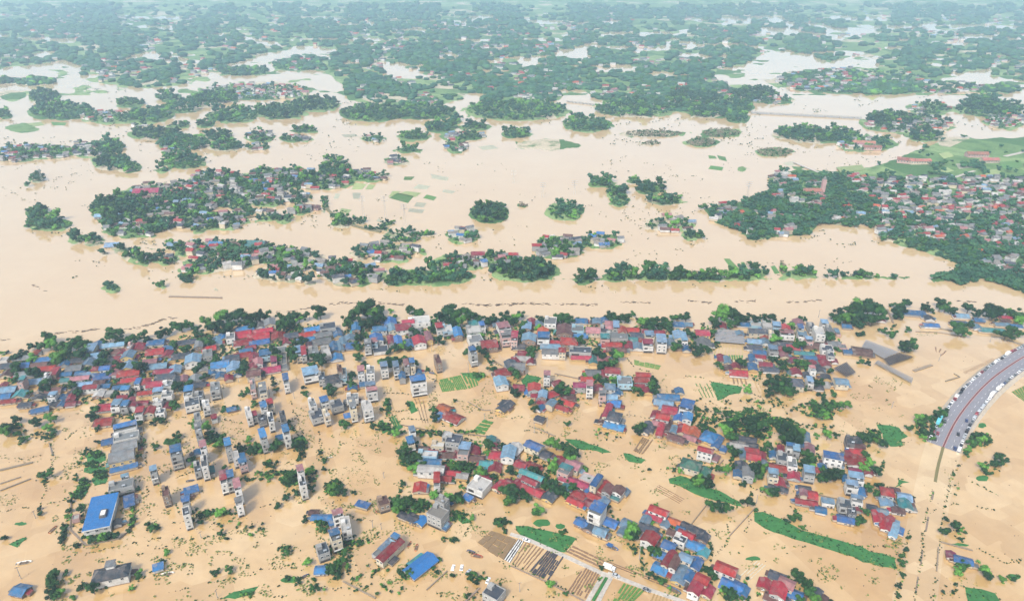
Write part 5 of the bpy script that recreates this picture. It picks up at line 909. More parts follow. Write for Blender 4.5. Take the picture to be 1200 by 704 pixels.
tp = []; er = random.Random(12)
for P_ in mat_polys:
    xs = [p[0] for p in P_]; ys = [p[1] for p in P_]; m = mpp(P_[0][0], P_[0][1]); nn = int((max(xs) - min(xs)) * (max(ys) - min(ys)) * m * m * 1.5 / 3)
    X_ = np.array([er.uniform(min(xs) - 2, max(xs) + 2) for _ in range(nn)]); Y_ = np.array([er.uniform(min(ys) - 1.5, max(ys) + 1.5) for _ in range(nn)]); D_ = poly_sd(X_, Y_, P_)
    for x, y, d_ in zip(X_, Y_, D_):
        if d_ < -1.8 or (d_ < 0 and er.random() < .5) or (d_ > 2 and er.random() < .55): continue
        X, Y = unp(x, y); tp.append((X, Y, -.05, er.uniform(.35, .9), er.uniform(.4, .9), er.choice((0, 1, 2, 1))))
meta(scatter('water_weed', tp, tuft, [leafD, leafM, leafB]), 'leafy weed tufts over and around the green mats', 'weed', None, 'stuff')

# ---------------- crop beds: rows standing out of the water ----------------
soil = varied('wet_soil', (.20, .12, .065), .15, .4, .9, .3); net = varied('black_net', (.035, .035, .045), .15, .5, .8, .2); plastic = varied('white_plastic', (.66, .64, .60), .1, .4, .4, .2)
crop = varied('crop_rows', (.06, .17, .03), .2, .6, .9, .3); netgrey = varied('grey_net', (.24, .24, .25), .1, .5, .8, .3); cropY = varied('dry_rows', (.33, .23, .08), .2, .6, .9, .3)
def lerp(a, b_, t): return (a[0] + (b_[0] - a[0]) * t, a[1] + (b_[1] - a[1]) * t)
tan = varied('bund', (.44, .38, .28), .1, .1, .9, .3)
brr = random.Random(31)
def bed(quad, nrows, m, z=.25, fill=.6, base=None, lab=None, h=.4, cat='crop bed'):
    """quad px: a b c d; rows run from side a-b to side d-c"""
    a, b_, c, d = pp(quad); q = MB()
    if base: P = [unp(*p, .05) for p in (a, b_, c, d)]; q.add([(x, y, .05) for x, y in P], [(0, 1, 2, 3)], base)
    ns = max(3, int(math.dist(unp(*a), unp(*d)) / 3.5))
    for i in range(nrows):
        for j in range(ns):
            if brr.random() < .05: continue
            u0, u1 = (j + brr.uniform(0, .08)) / ns, (j + 1 - brr.uniform(0, .08)) / ns; ff = fill * brr.uniform(.75, 1.15); sh = brr.uniform(-.06, .06)
            t0, t1 = (i + .5 + sh - ff / 2) / nrows, (i + .5 + sh + ff / 2) / nrows; zz = z * brr.uniform(.7, 1.15)
            P = [unp(*lerp(lerp(a, b_, t0), lerp(d, c, t0), u0), zz), unp(*lerp(lerp(a, b_, t1), lerp(d, c, t1), u0), zz), unp(*lerp(lerp(a, b_, t1), lerp(d, c, t1), u1), zz), unp(*lerp(lerp(a, b_, t0), lerp(d, c, t0), u1), zz)]
            q.add([(x, y, -.3) for x, y in P] + [(x, y, zz) for x, y in P], [(0, 1, 5, 4), (1, 2, 6, 5), (2, 3, 7, 6), (3, 0, 4, 7), (4, 5, 6, 7)], m)
    o = q.obj('crop_bed'); meta(o, lab, cat, 'crop beds above the flood'); return o
bed('513 445 540 439 548 455 518 459', 14, crop, .3, .8, cropY, 'yellow-green square field in the flooded lots')
bed('541 439 557 436 561 451 549 455', 4, crop, .35, .6, cropY, 'four bright green rows beside the square field')
bed('743 427 743 421 775 428 772 433', 6, crop, .3, .45, None, 'green striped bed right of the crimson market roofs')
bed('839 401 872 402 872 417 835 416', 9, cropY, .2, .25, None, 'thin pale rows below the grey net field'); bed('836 415 871 416 871 421 838 421', 12, crop, .6, .6, None, 'short row of green bushes below the pale rows')
bed('813 449 835 449 842 465 822 466', 5, crop, .2, .25, None, 'five thin green rows left of the weed wedge'); bed('882 447 900 446 904 459 888 460', 4, cropY, .2, .2, None, 'four thin brown rows left of the dark garden')
bed('856 440 874 440 877 450 858 449', 4, soil, .4, .35, None, 'dark posts in rows below the island house')
bed('553 505 567 491 579 493 567 509', 4, crop, .5, .75, None, 'narrow bright green plot by the slate hall')
bed('559 635 576 621 606 631 590 656', 3, soil, .35, .95, None, 'bare brown plot at the head of the big beds')
bed('590 655 598 659 614 634 607 631', 3, plastic, .3, .5, net, 'white striped bed next to the bare brown plot')
bed('599 660 617 668 639 643 615 634', 6, soil, .3, .35, None, 'pale bed with brown ridges beside the white stripes')
bed('620 669 643 680 661 652 641 644', 9, net, .4, .75, None, 'black netted bed between two pale beds')
bed('665 691 687 701 703 671 684 662', 7, soil, .35, .5, None, 'brown ridged bed beside the field road fork')
bed('663 647 672 638 710 656 703 665', 3, soil, .25, .5, None, 'brown ridges north of the field road'); bed('706 658 712 656 800 690 797 695', 2, soil, .2, .4, None, 'two long thin ridges beyond the parked truck')
bed('716 706 738 708 757 691 730 682', 6, crop, .5, .65, cropY, 'dark green crop rows right of the road fork'); bed('757 712 800 716 800 702 766 692', 9, cropY, .3, .4, None, 'yellowish rows at the bottom edge')
bed('742 527 750 531 761 515 753 511', 4, soil, .5, .7, None, 'brown plank-like bed below the dark shed'); bed('751 531 754 531 766 515 764 514', 1, soil, .5, .8, None, 'single brown ridge beside the plank-like bed')
bed('773 567 765 573 796 590 803 584', 4, soil, .2, .25, None, 'four faint ridges left of the weed bank'); bed('1185 459 1203 450 1207 468 1200 470', 6, crop, .3, .6, cropY, 'green plot at the right edge by the highway')
bed('865 674 878 681 899 662 886 656', 4, tan, .12, .35, None, 'white crop strips beside the crimson twin roof'); bed('638 480 645 485 668 478 660 476', 2, cropY, .2, .4, None, 'yellow ridges above the small weir')
bed('663 487 668 488 682 472 677 471', 2, cropY, .2, .4, None, 'slanted yellow ridges below the red-roofed row'); bed('1025 426 1027 423 1070 450 1066 452', 2, cropY, .2, .4, None, 'long yellow ridges below the black nets')
bed('484 467 497 465 503 495 494 495', 3, soil, .3, .2, None, 'thin dark ridges left of the orange roof'); bed('445 470 460 466 470 498 462 499', 3, cropY, .2, .2, None, 'thin ridges south of the white apartment')
bed('1093 405 1112 412 1104 418 1096 411', 3, soil, .2, .25, None, 'short ridges in the upper right mud flat'); bed('1128 436 1132 438 1168 421 1163 419', 3, soil, .15, .2, None, 'long thin ridges beside the highway curve')
bed('488 500 508 497 514 503 492 505', 3, cropY, .2, .3, None, 'curved pale ridges below the crimson twin roof'); bed('308 540 313 540 313 529 308 529', 1, cropY, .1, .2, None, 'small trellis patch in the fourth terrace')
def net_field(quad, label, m=netgrey, z=2.3, posts=6):
    P = [unp(*p, z) for p in pp(quad)]; root = empty('shade_net', (sum(p[0] for p in P) / 4, sum(p[1] for p in P) / 4, 0)); ox, oy = root.location[:2]
    q = MB(); N = 18
    for i in range(N):
        t0, t1 = i / N, (i + .86) / N; k = [lerp(P[0], P[1], t0), lerp(P[0], P[1], t1), lerp(P[3], P[2], t1), lerp(P[3], P[2], t0)]
        q.add([(x - ox, y - oy, z + .25 * (i % 2)) for x, y in k] + [(x - ox, y - oy, z - .06 + .25 * (i % 2)) for x, y in k], [(0, 1, 2, 3), (7, 6, 5, 4), (0, 4, 5, 1), (1, 5, 6, 2), (2, 6, 7, 3), (3, 7, 4, 0)], m)
    q.obj('net_cover', root)
    for i in range(posts):
        for e in (0, 1):
            p = lerp(P[0], P[1], i / (posts - 1)) if e else lerp(P[3], P[2], i / (posts - 1)); q = MB(); q.cyl(p[0] - ox, p[1] - oy, -1, z, .08, steel_m, 6); q.obj('post', root)
    meta(root, label, 'shade net', 'shade nets over nursery plots')
net_field('838 386 838 400 873 403 871 387', 'pale grey striped net field above the thin rows')
net_field('1015 398 1010 406 1036 420 1053 412', 'broad slate-grey net left of the black one', netgrey); net_field('1036 420 1042 428 1071 418 1054 413', 'black net joined to the broad grey one', net)
net_field('1025 425 1029 422 1070 443 1068 448', 'long narrow grey net strip running down the mud', netgrey); net_field('977 431 992 424 1003 436 992 441', 'dark gridded net at right of the upper block', net)

# ---------------- field roads, walls ----------------
roadm = varied('pale_road', (.42, .38, .33), .05, .1, .9, .25)
def ribbon(q, line, wpx=None, w=None, z=.3, m=None, th=.5, z1=None, close=True):
    P = [unp(*p, z) for p in line]; A, B = [], []
    for i, p in enumerate(P):
        a = P[max(i - 1, 0)]; c = P[min(i + 1, len(P) - 1)]; dx, dy = c[0] - a[0], c[1] - a[1]; l = math.hypot(dx, dy); nx, ny = -dy / l * w / 2, dx / l * w / 2
        A.append((p[0] - nx, p[1] - ny)); B.append((p[0] + nx, p[1] + ny))
    n_ = len(P); vs = [(x, y, z) for x, y in A] + [(x, y, z) for x, y in B] + [(x, y, z - th) for x, y in A] + [(x, y, z - th) for x, y in B]
    fs = []
    for i in range(n_ - 1): fs += [(i, i + 1, n_ + i + 1, n_ + i), (i, 2 * n_ + i, 2 * n_ + i + 1, i + 1), (n_ + i, n_ + i + 1, 3 * n_ + i + 1, 3 * n_ + i)]
    fs += [(0, n_, 3 * n_, 2 * n_), (n_ - 1, 3 * n_ - 1, 4 * n_ - 1, 2 * n_ - 1)]; q.add(vs, fs, m)
q = MB(); ribbon(q, [(598, 625), (615, 630), (640, 641), (662, 651), (703, 670), (716, 675)], w=2.6, z=.35, m=roadm); ribbon(q, [(712, 671), (760, 690), (800, 704), (830, 714)], w=2.6, z=.33, m=roadm)
ribbon(q, [(708, 672), (700, 685), (690, 702), (684, 712)], w=2.4, z=.31, m=roadm); ribbon(q, [(716, 676), (708, 690), (700, 706)], w=2.4, z=.30, m=roadm)
o = q.obj('field_road'); meta(o, kind='structure')
q = MB(); ribbon(q, [(711, 676), (703, 690), (695, 703)], w=1.6, z=.55, m=weedm); o = q.obj('grass_verge'); meta(o, kind='structure')
wallm = varied('flooded_wall', (.22, .17, .12), .15, .4, .9, .4)
WALLS = [('198 347 260 348.5', 2.2, 'long dark jetty wall alone in the river at left'), ('599 662 641 681 686 704', .5, 'low brown wall along the south side of the big beds'), ('650 437 678 443 684 445', .8, 'brown wall below the rectangular pond'), ('576 420 592 430 597 428', .6, 'thin dark wall across the square pond'),
         ('548 470 566 480 575 480', .5, 'bent wall left of the slate hall'), ('470 497 520 507 550 508 580 512', .5, 'mud wall above the brown rooftop block'), ('83 584 82 620 100 638', .6, 'wall west of the long blue-roofed warehouse'), ('100 638 140 630 152 620 157 603', .6, 'wall south-east of the long blue-roofed warehouse'),
         ('1000 350 1006 352', .5, ''), ('1040 362 1047 378', 1.6, 'dark slanted wall left of the long riverside shed'), ('1073 388 1100 389 1132 394', .6, 'long thin bank wall below the riverside pond'), ('1099 384 1116 387', 1.2, 'red-brown wall by the riverside pond'), ('1071 434 1092 427', 2.5, 'short thick grey wall on the mud flat'),
         ('1180 398 1200 404', 3, 'grey causeway stub at the right edge'), ('1108 446 1125 441 1118 437', .7, 'hooked low wall on the mud flat'), ('0 566 24 558', .8, 'upper dark wall at the left edge'), ('0 574 36 560', .8, 'lower dark wall at the left edge'), ('0 550 38 541', 1.5, 'grey rubble wall at the left edge'),
         ('57 518 61 532', .5, 'short wall left of the canal'), ('500 690 524 668', .6, 'slanted wall below the big blue shed'), ('545 704 562 688', 1, 'dark slanted wall at the bottom edge'), ('402 680 440 700', .7, 'weedy wall at the bottom left of centre'), ('855 592 886 592', .3, ''), ('885 594 855 627', .4, 'thin line of wall tops left of the longest mat'),
         ('626 500 650 510', .7, 'white weir of short posts in the upper centre'), ('950 577 988 585', .5, 'pale wall right of the lone crimson double roof'), ('839 548 848 538', .6, 'red-brown wall by the long white-walled house'), ('808 616 827 592', .4, 'thin ridge above the grey long roof'), ('0 90 60 90', 5, ''), ('1103 634 1140 644', .8, 'wall north of the magenta and blue shed'), ('1100 640 1098 668', .6, 'wall west of the magenta and blue shed')]
for s, w_, lb in WALLS:
    if not lb: continue
    P = [unp(*p, .8) for p in pp(s)]; q = MB()
    for i in range(len(P) - 1): q.beam((P[i][0], P[i][1], -1), (P[i + 1][0], P[i + 1][1], -1), max(w_, .45), 1.8 + .02 * i, wallm)
    meta(q.obj('flooded_wall'), lb, 'wall', 'walls standing out of the flood')
# levee arc by the paddies
q = MB(); ribbon(q, [(383, 229), (379, 236), (384, 245), (395, 255), (412, 263), (430, 268), (446, 271)], w=4, z=1.5, m=varied('levee_earth', (.16, .15, .08), .1, .1, .9, .3), th=3); o = q.obj('levee_path'); meta(o, kind='structure')
padm = [varied('paddy_green', (.07, .17, .04), .2, .1, .9, .3), varied('paddy_pale', (.24, .30, .12), .2, .1, .9, .3), varied('paddy_grey', (.33, .33, .24), .2, .1, .9, .3)]
PAD = [('456 232 466 226 485 230 478 238', 0), ('467 227 476 224 494 226 487 231', 1), ('460 224 470 224 462 229 455 231', 1), ('474 207 486 207 482 211 473 211', 0), ('416 214 430 216 424 222 412 222', 1), ('432 216 440 217 436 222 428 222', 1), ('413 226 423 226 421 233 414 233', 2), ('393 227 399 227 396 233 391 233', 2),
       ('488 237 500 238 496 243 485 242', 2), ('500 228 512 231 508 235 496 232', 0), ('490 216 504 218 500 222 484 221', 2), ('505 204 526 208 524 212 506 209', 2), ('443 256 460 262 459 265 441 259', 2), ('610 168 622 165 626 169 614 172', 1), ('628 167 640 165 636 173 624 174', 0), ('640 168 660 165 672 170 650 175 636 174', 1), ('352 209 362 208 366 211 352 212', 1),
       ('830 182 838 183 840 186 831 186', 0), ('840 182 850 184 852 189 843 187', 0), ('833 194 848 196 846 200 830 198', 0), ('848 303 855 303 872 321 862 322', 0), ('868 307 872 307 878 318 873 319', 0), ('903 312 908 311 914 320 908 321', 0), ('913 310 926 318 924 320 914 313', 2), ('928 195 944 196 938 199 930 198', 0), ('917 191 928 189 938 192 924 195', 2)]
for s, k in PAD: meta(sheet('paddy', pp(s), (1.75 if 1040 < pp(s)[0][0] else .12), padm[k], th=.3), kind='structure')
# debris drifting in lines on the river
deb = varied('drift_debris', (.10, .075, .05), .2, .5, .9, .2); q = MB(); dr = random.Random(9)
for line in ('0 399 12 397', '48 392 90 388', '95 388 125 384', '145 387 172 381 200 371', '200 373 208 371', '320 366 345 364 380 358 398 355', '400 355 420 355', '440 355 472 357', '540 356 570 358', '580 358 600 356 640 356 700 357', '725 353 760 355', '800 352 835 356', '860 353 885 353', '920 354 960 352', '1120 352 1142 354', '36 334 52 340', '186 391 200 388', '566 358 612 355'):
    P = pp(line)
    for i in range(len(P) - 1):
        for k in range(int(math.dist(P[i], P[i + 1]) * 1.3)):
            if dr.random() < .5: continue
            x, y = lerp(P[i], P[i + 1], dr.random()); X, Y = unp(x, y + dr.gauss(0, .7)); w_ = dr.uniform(.5, 2.2)
            q.beam((X, Y, -.05), (X + w_ * 1.6, Y + dr.uniform(-.6, .8), -.05), w_ * .6, .22, deb)
for _ in range(500):
    x, y = dr.uniform(0, 1200), dr.uniform(390, 704); X, Y = unp(x, y); w_ = dr.uniform(.15, .6); q.beam((X, Y, -.05), (X + w_, Y + w_ * dr.uniform(-1, 1), -.05), w_ * .7, .2 + .1 * dr.random(), deb)
meta(q.obj('floating_debris'), 'brown drifting debris scattered and in lines on the flood', 'debris', None, 'stuff')

# ---------------- the highway that rises out of the flood ----------------
asph = varied('highway_asphalt', (.20, .20, .225), .03, .15, .9, .12); kerbm = varied('highway_kerb', (.30, .28, .27), .05, .3, .9, .2); redm = varied('median_red_earth', (.13, .035, .035), .05, .4, .9, .3); markm = varied('lane_paint', (.75, .75, .72), .03); slopem = varied('embankment', (.42, .36, .28), .1, .2, .9, .3); pinkm = varied('median_kerb', (.42, .27, .24), .05)
CL = [(1105, 524), (1108, 517), (1113, 506), (1121, 491), (1131, 477.5), (1143, 463), (1158, 448), (1176, 434), (1200, 418.5), (1235, 400), (1290, 378)]
P = []
for i in range(len(CL) - 1):
    for k in range(6): P.append(lerp(CL[i], CL[i + 1], k / 6))
P = [unp(x, y, .8) for x, y in P]; P = [tuple(np.mean([P[max(0, min(len(P) - 1, i + d_))] for d_ in range(-4, 5)], axis=0)) for i in range(len(P))]
cum = [0]
for i in range(1, len(P)): cum.append(cum[-1] + math.dist(P[i], P[i - 1]))
def hwz(s): return .12 + min(1.9, s * .016)
def at_s(s, off):
    s = max(0, min(s, cum[-1] - .1)); i = max(j for j in range(len(cum)) if cum[j] <= s); i = min(i, len(P) - 2); t = (s - cum[i]) / (cum[i + 1] - cum[i])
    dx, dy = P[i + 1][0] - P[i][0], P[i + 1][1] - P[i][1]; l = math.hypot(dx, dy); x, y = lerp(P[i], P[i + 1], t)
    return x + dy / l * off, y - dx / l * off, math.atan2(dy, dx)
def strip(q, o0, o1, dz, m, s0=0, s1=None, step=6, th=0, taper=0):
    s1 = cum[-1] if s1 is None else s1; S = list(np.arange(s0, s1, step)) + [s1]; vs = []
    for s in S:
        for o_, z_ in ((o0, dz), (o1, dz)):
            x, y, _ = at_s(s, o_); vs.append((x, y, hwz(s) + z_))
    nn = len(S); q.add(vs, [(2 * i, 2 * i + 1, 2 * i + 3, 2 * i + 2) for i in range(nn - 1)], m)
    if th: 
        for e in (0, 1):
            w_ = [vs[2 * i + e] for i in range(nn)] + [(vs[2 * i + e][0], vs[2 * i + e][1], vs[2 * i + e][2] - th) for i in range(nn)]
            q.add(w_, [(i, i + 1, nn + i + 1, nn + i) if e else (i, nn + i, nn + i + 1, i + 1) for i in range(nn - 1)], m)
HWW = 10.2
q = MB()
S = list(np.arange(0, cum[-1], 6)); vs = []
for s in S:
    for o_, z_ in ((-HWW - 3, -2.2), (-HWW - .2, 0), (HWW + .2, 0), (HWW + 3, -2.2)):
        x, y, _ = at_s(s, o_); vs.append((x, y, hwz(s) + (z_ if z_ == 0 else 0) + (-.03 if z_ == 0 else -hwz(s) - .4)))
q.add(vs, [(4 * i + e, 4 * i + e + 1, 4 * i + e + 5, 4 * i + e + 4) for i in range(len(S) - 1) for e in range(3)], slopem); meta(q.obj('embankment'), kind='structure')
q = MB(); strip(q, -HWW, HWW, 0, asph); meta(q.obj('highway'), kind='structure')
q = MB(); strip(q, -HWW, -HWW + .5, .16, kerbm, th=.16); strip(q, HWW - .5, HWW, .16, kerbm, th=.16); strip(q, -.8, -.5, .22, pinkm, th=.22); strip(q, .5, .8, .22, pinkm, th=.22); strip(q, -.5, .5, .2, redm); meta(q.obj('kerb'), kind='structure')
q = MB()
for sd in (-1, 1):
    s = 3
    while s < cum[-1] - 8: strip(q, sd * 4.6 - .08, sd * 4.6 + .08, .006, markm, s, s + 3, 3); s += 8
    strip(q, sd * 8.0 - .08, sd * 8.0 + .08, .006, markm)
meta(q.obj('lane_marking'), kind='structure')
q = MB(); ribbon(q, [(1105.5, 523), (1103, 532), (1100, 543), (1098, 552), (1096, 564)], w=1.8, z=.16, m=varied('drowned_median', (.16, .15, .05), .1, .6, .9, .4)); ribbon(q, [(1094, 575), (1092, 585)], w=1.2, z=.1, m=wallm); ribbon(q, [(1088, 605), (1085, 622)], w=1.0, z=.1, m=wallm); ribbon(q, [(1081, 645), (1079, 660)], w=.9, z=.1, m=wallm); ribbon(q, [(1076, 675), (1073, 695)], w=.8, z=.1, m=wallm); meta(q.obj('median_verge'), kind='structure')

wp = wm.copy(); wp.name = 'muddy_water_over_road'
for nd in wp.node_tree.nodes:
    if nd.type == 'VALTORGB' and len(nd.color_ramp.elements) == 3 and nd.color_ramp.elements[0].color[0] < .6:
        for el, c_ in zip(nd.color_ramp.elements, ((.47, .305, .135), (.51, .35, .17), (.545, .395, .205))): el.color = (*c_, 1)
def flat_ribbon(q, line, z, m, ws):
    P_ = [unp(*p) for p in line]; vs = []
    for i, p in enumerate(P_):
        a = P_[max(i - 1, 0)]; c = P_[min(i + 1, len(P_) - 1)]; dx, dy = c[0] - a[0], c[1] - a[1]; l = math.hypot(dx, dy); w_ = ws[min(i, len(ws) - 1)] / 2
        vs += [(p[0] - dy / l * w_, p[1] + dx / l * w_, z), (p[0] + dy / l * w_, p[1] - dx / l * w_, z)]
    q.add(vs, [(2 * i, 2 * i + 1, 2 * i + 3, 2 * i + 2)[::-1] for i in range(len(P_) - 1)], m)
q = MB(); flat_ribbon(q, [(1106, 522), (1099, 548), (1094, 570), (1088, 600), (1082, 640), (1076, 675), (1070, 715)], .006, wp, [21, 21, 20, 20, 20, 20]); meta(q.obj('drowned_road'), kind='structure')

# vehicles parked in two lines on the dry end
CARC = {'white': (.75, .75, .75), 'black': (.02, .02, .025), 'silver': (.42, .44, .46), 'dark red': (.25, .03, .04), 'dark blue': (.03, .05, .15), 'grey': (.16, .17, .18)}
CARM = {}
for k, v in CARC.items():
    m, n, b = newmat('car_paint_' + k.replace(' ', '_')); b.inputs['Base Color'].default_value = (*v, 1); b.inputs['Roughness'].default_value = .3; b.inputs['Metallic'].default_value = .2; CARM[k] = m
tyre = varied('tyre', (.02, .02, .02), .1)
def loft(q, secs, m):
    """secs: (x, halfwidth, z0, z1)"""
    vs = []
    for x, hw, z0, z1 in secs: vs += [(x, -hw, z0), (x, hw, z0), (x, hw * .96, z1), (x, -hw * .96, z1)]
    n_ = len(secs); q.add(vs, [(4 * i + e, 4 * i + (e + 1) % 4, 4 * i + 4 + (e + 1) % 4, 4 * i + 4 + e)[::-1] for i in range(n_ - 1) for e in range(4)] + [(0, 1, 2, 3), tuple(4 * n_ - 4 + k for k in (3, 2, 1, 0))], m)
vm = {}
def vehicle(kind, colour):
    if (kind, colour) not in vm:
        q = MB(); g = MB(); w_ = MB(); p = CARM[colour]
        if kind == 'car':
            loft(q, [(-2.2, .8, .35, .85), (-2.0, .88, .28, .98), (-.9, .9, .25, 1.0), (.9, .9, .25, .98), (1.9, .86, .28, .85), (2.2, .78, .35, .7)], p)
            loft(g, [(-1.75, .7, .98, 1.0), (-1.2, .74, .98, 1.42), (.25, .74, .98, 1.44), (.95, .7, .96, 1.0)], glass); q.box(-1.15, .2, -.72, .72, 1.42, 1.5, p); R_ = .33; xs = (-1.35, 1.4); hw = .86
        elif kind == 'van':
            loft(q, [(-2.5, .9, .35, 1.95), (-2.3, .95, .3, 2.05), (1.4, .95, .3, 2.05), (2.0, .93, .3, 1.2), (2.5, .85, .35, 1.0)], p); g.box(-2.1, 1.3, -.975, .975, 1.25, 1.75, glass); loft(g, [(1.42, .88, 1.2, 2.0), (2.02, .86, 1.18, 1.22)], glass); R_ = .36; xs = (-1.6, 1.6); hw = .92
        elif kind == 'truck':
            q.box(1.6, 3.3, -1.05, 1.05, .5, 2.3, p); q.box(-3.4, 1.4, -1.15, 1.15, .8, 2.9, plastic); g.box(3.28, 3.34, -.9, .9, 1.4, 2.1, glass); g.box(2.0, 2.9, -1.07, 1.07, 1.4, 2.0, glass); q.box(-3.4, 1.6, -.5, .5, .5, .8, tyre); R_ = .48; xs = (-2.3, 2.4); hw = 1.0
        else:
            loft(q, [(-5.2, 1.2, .5, 2.9), (-5.0, 1.25, .4, 3.05), (4.9, 1.25, .4, 3.05), (5.2, 1.2, .5, 2.8)], p); g.box(-4.6, 4.5, -1.27, 1.27, 1.5, 2.4, glass); g.box(5.1, 5.24, -1.05, 1.05, 1.3, 2.5, glass); R_ = .5; xs = (-3.2, 3.2); hw = 1.15
        for x in xs:
            for s in (-1, 1):
                n_ = 10; vs = [(x + R_ * math.cos(2 * math.pi * i / n_), s * hw + t, R_ + R_ * math.sin(2 * math.pi * i / n_)) for t in (-.12, .12) for i in range(n_)]
                w_.add(vs, [(i, (i + 1) % n_, n_ + (i + 1) % n_, n_ + i)[::-1] for i in range(n_)] + [tuple(range(n_)), tuple(reversed(range(n_, 2 * n_)))], tyre)
        vm[(kind, colour)] = (q.mesh('body'), g.mesh('windows'), w_.mesh('wheels'))
    return vm[(kind, colour)]
m, n, b = newmat('bus_teal'); b.inputs['Base Color'].default_value = (.12, .45, .52, 1); b.inputs['Roughness'].default_value = .35; CARM['teal'] = m
def put(kind, colour, x, y, z, a, pitch=0):
    e = empty({'car': 'parked_car', 'van': 'parked_van', 'truck': 'parked_truck', 'bus': 'parked_bus'}[kind], (x, y, z), a); bd, gl, wh = vehicle(kind, colour)
    link(bd, 'body', e); link(gl, 'window_band', e); link(wh, 'wheel_set', e); meta(e, None, kind, 'vehicles parked on the dry highway end'); return e
vr = random.Random(4); veh = []
HWLM = [('lower', 'at the flooded end'), ('lower-middle', 'below the bus'), ('middle', 'on the middle bend'), ('upper-middle', 'on the upper bend'), ('upper', 'near the photo edge')]
for side, off, nm in ((-1, -8.9, 'river-side shoulder'), (1, 8.9, 'field-side shoulder')):
    s = 4 if side < 0 else 1
    while s < cum[-1] - 12:
        x, y, a = at_s(s, off); sx, sy = prj(x, y, 1)
        if sx > 1206: break
        kind = vr.choices(('car', 'van', 'truck'), (8, 2, .7))[0]; colour = vr.choices(('white', 'black', 'silver', 'dark red', 'dark blue', 'grey'), (5, 3, 3, 1, 1, 2))[0]
        if side < 0 and 20 < s < 26: kind, colour = 'bus', 'teal'
        L_ = {'car': 4.4, 'van': 5, 'truck': 6.8, 'bus': 10.4}[kind]
        x, y, a = at_s(s + L_ / 2, off + vr.uniform(-.3, .3)); sx, sy = prj(x, y, 1)
        if vr.random() < .05 and kind == 'car': s += 3; continue
        o = put(kind, colour, x, y, hwz(s + L_ / 2) + .01, a + (math.pi if vr.random() < .4 else 0) + vr.uniform(-.05, .05)); veh.append((o, kind, colour, nm, s)); s += L_ + vr.uniform(.3, .9)
for s, off, kind, colour in ((6, -6.2, 'car', 'black'), (14, -6.2, 'car', 'dark red'), (3, 6.6, 'car', 'dark blue'), (22, 5.0, 'car', 'black'), (34, -6.0, 'car', 'grey'), (44, 5.5, 'car', 'dark blue')):
    x, y, a = at_s(s, off); o = put(kind, colour, x, y, hwz(s) + .01, a + .15); veh.append((o, kind, colour, 'open lanes', s))
gv = {}
for v in veh: gv.setdefault((v[1], v[2], v[3]), []).append(v)
for (k, c_, nm), l in gv.items():
    l.sort(key=lambda t: t[4]); n_ = len(l)
    for i, v in enumerate(l):
        v[0]['label'] = f'{c_} {k} on the highway {nm}' if n_ == 1 else f'{c_} {k} on the highway {nm}, {ORD[min(i,19)]} of that colour from the water'
# motorbikes crowded where the road goes under
bikem = MB(); bikem.box(-.75, .55, -.16, .16, .45, .8, dark_m); bikem.box(.45, .62, -.33, .33, .95, 1.03, dark_m); bikem.box(-.75, .1, -.17, .17, .78, .9, tyre)
for x in (-.62, .66):
    n_ = 10; bikem.add([(x + .3 * math.cos(2 * math.pi * i / n_), t, .3 + .3 * math.sin(2 * math.pi * i / n_)) for t in (-.06, .06) for i in range(n_)], [(i, (i + 1) % n_, n_ + (i + 1) % n_, n_ + i)[::-1] for i in range(n_)] + [tuple(range(n_)), tuple(reversed(range(n_, 2 * n_)))], tyre)
bk = bikem.mesh('motorbike')
for i in range(9):
    x, y, a = at_s(1.5 + 2.0 * (i % 3) + .4 * i, -10.3 + 1.2 * (i // 3)); o = link(bk, 'motorbike', None, (x, y, hwz(1 + i) + .02)); o.rotation_euler = (0, 0, a + vr.uniform(-.8, .8))
    meta(o, f'dark motorbike at the flooded highway end, {ORD[i]} from the water among nine', 'motorbike', 'motorbikes at the water edge')

# the white lorry and cars on the field road, cars caught in the flood
def singles(lst):
    for px, py, kind, colour, a, z, lb in lst:
        X, Y = unp(px, py, z + 1); o = put(kind, colour, X, Y, z, R(a)); o['label'] = lb; o['group'] = 'vehicles stranded around the beds'
singles([(714, 665, 'truck', 'white', -28, .36, 'white box truck parked at the field road fork'), (722, 673, 'car', 'silver', -30, .36, 'silver car beside the white box truck'), (617, 632, 'car', 'white', -28, .36, 'white car alone on the field road'), (758, 690, 'car', 'grey', -28, .34, 'grey car on the field road at the bottom edge'),
         (531, 664, 'car', 'white', 80, -.75, 'white half-sunk car by the weedy corner, leftmost of three'), (541, 664, 'car', 'white', 85, -.75, 'white half-sunk car, middle of the three by the weedy corner'), (549, 669, 'car', 'silver', 60, -.75, 'silver half-sunk car behind the white one'), (572, 679, 'car', 'white', 70, -.7, 'white sunken car above the grey bottom-edge house')])
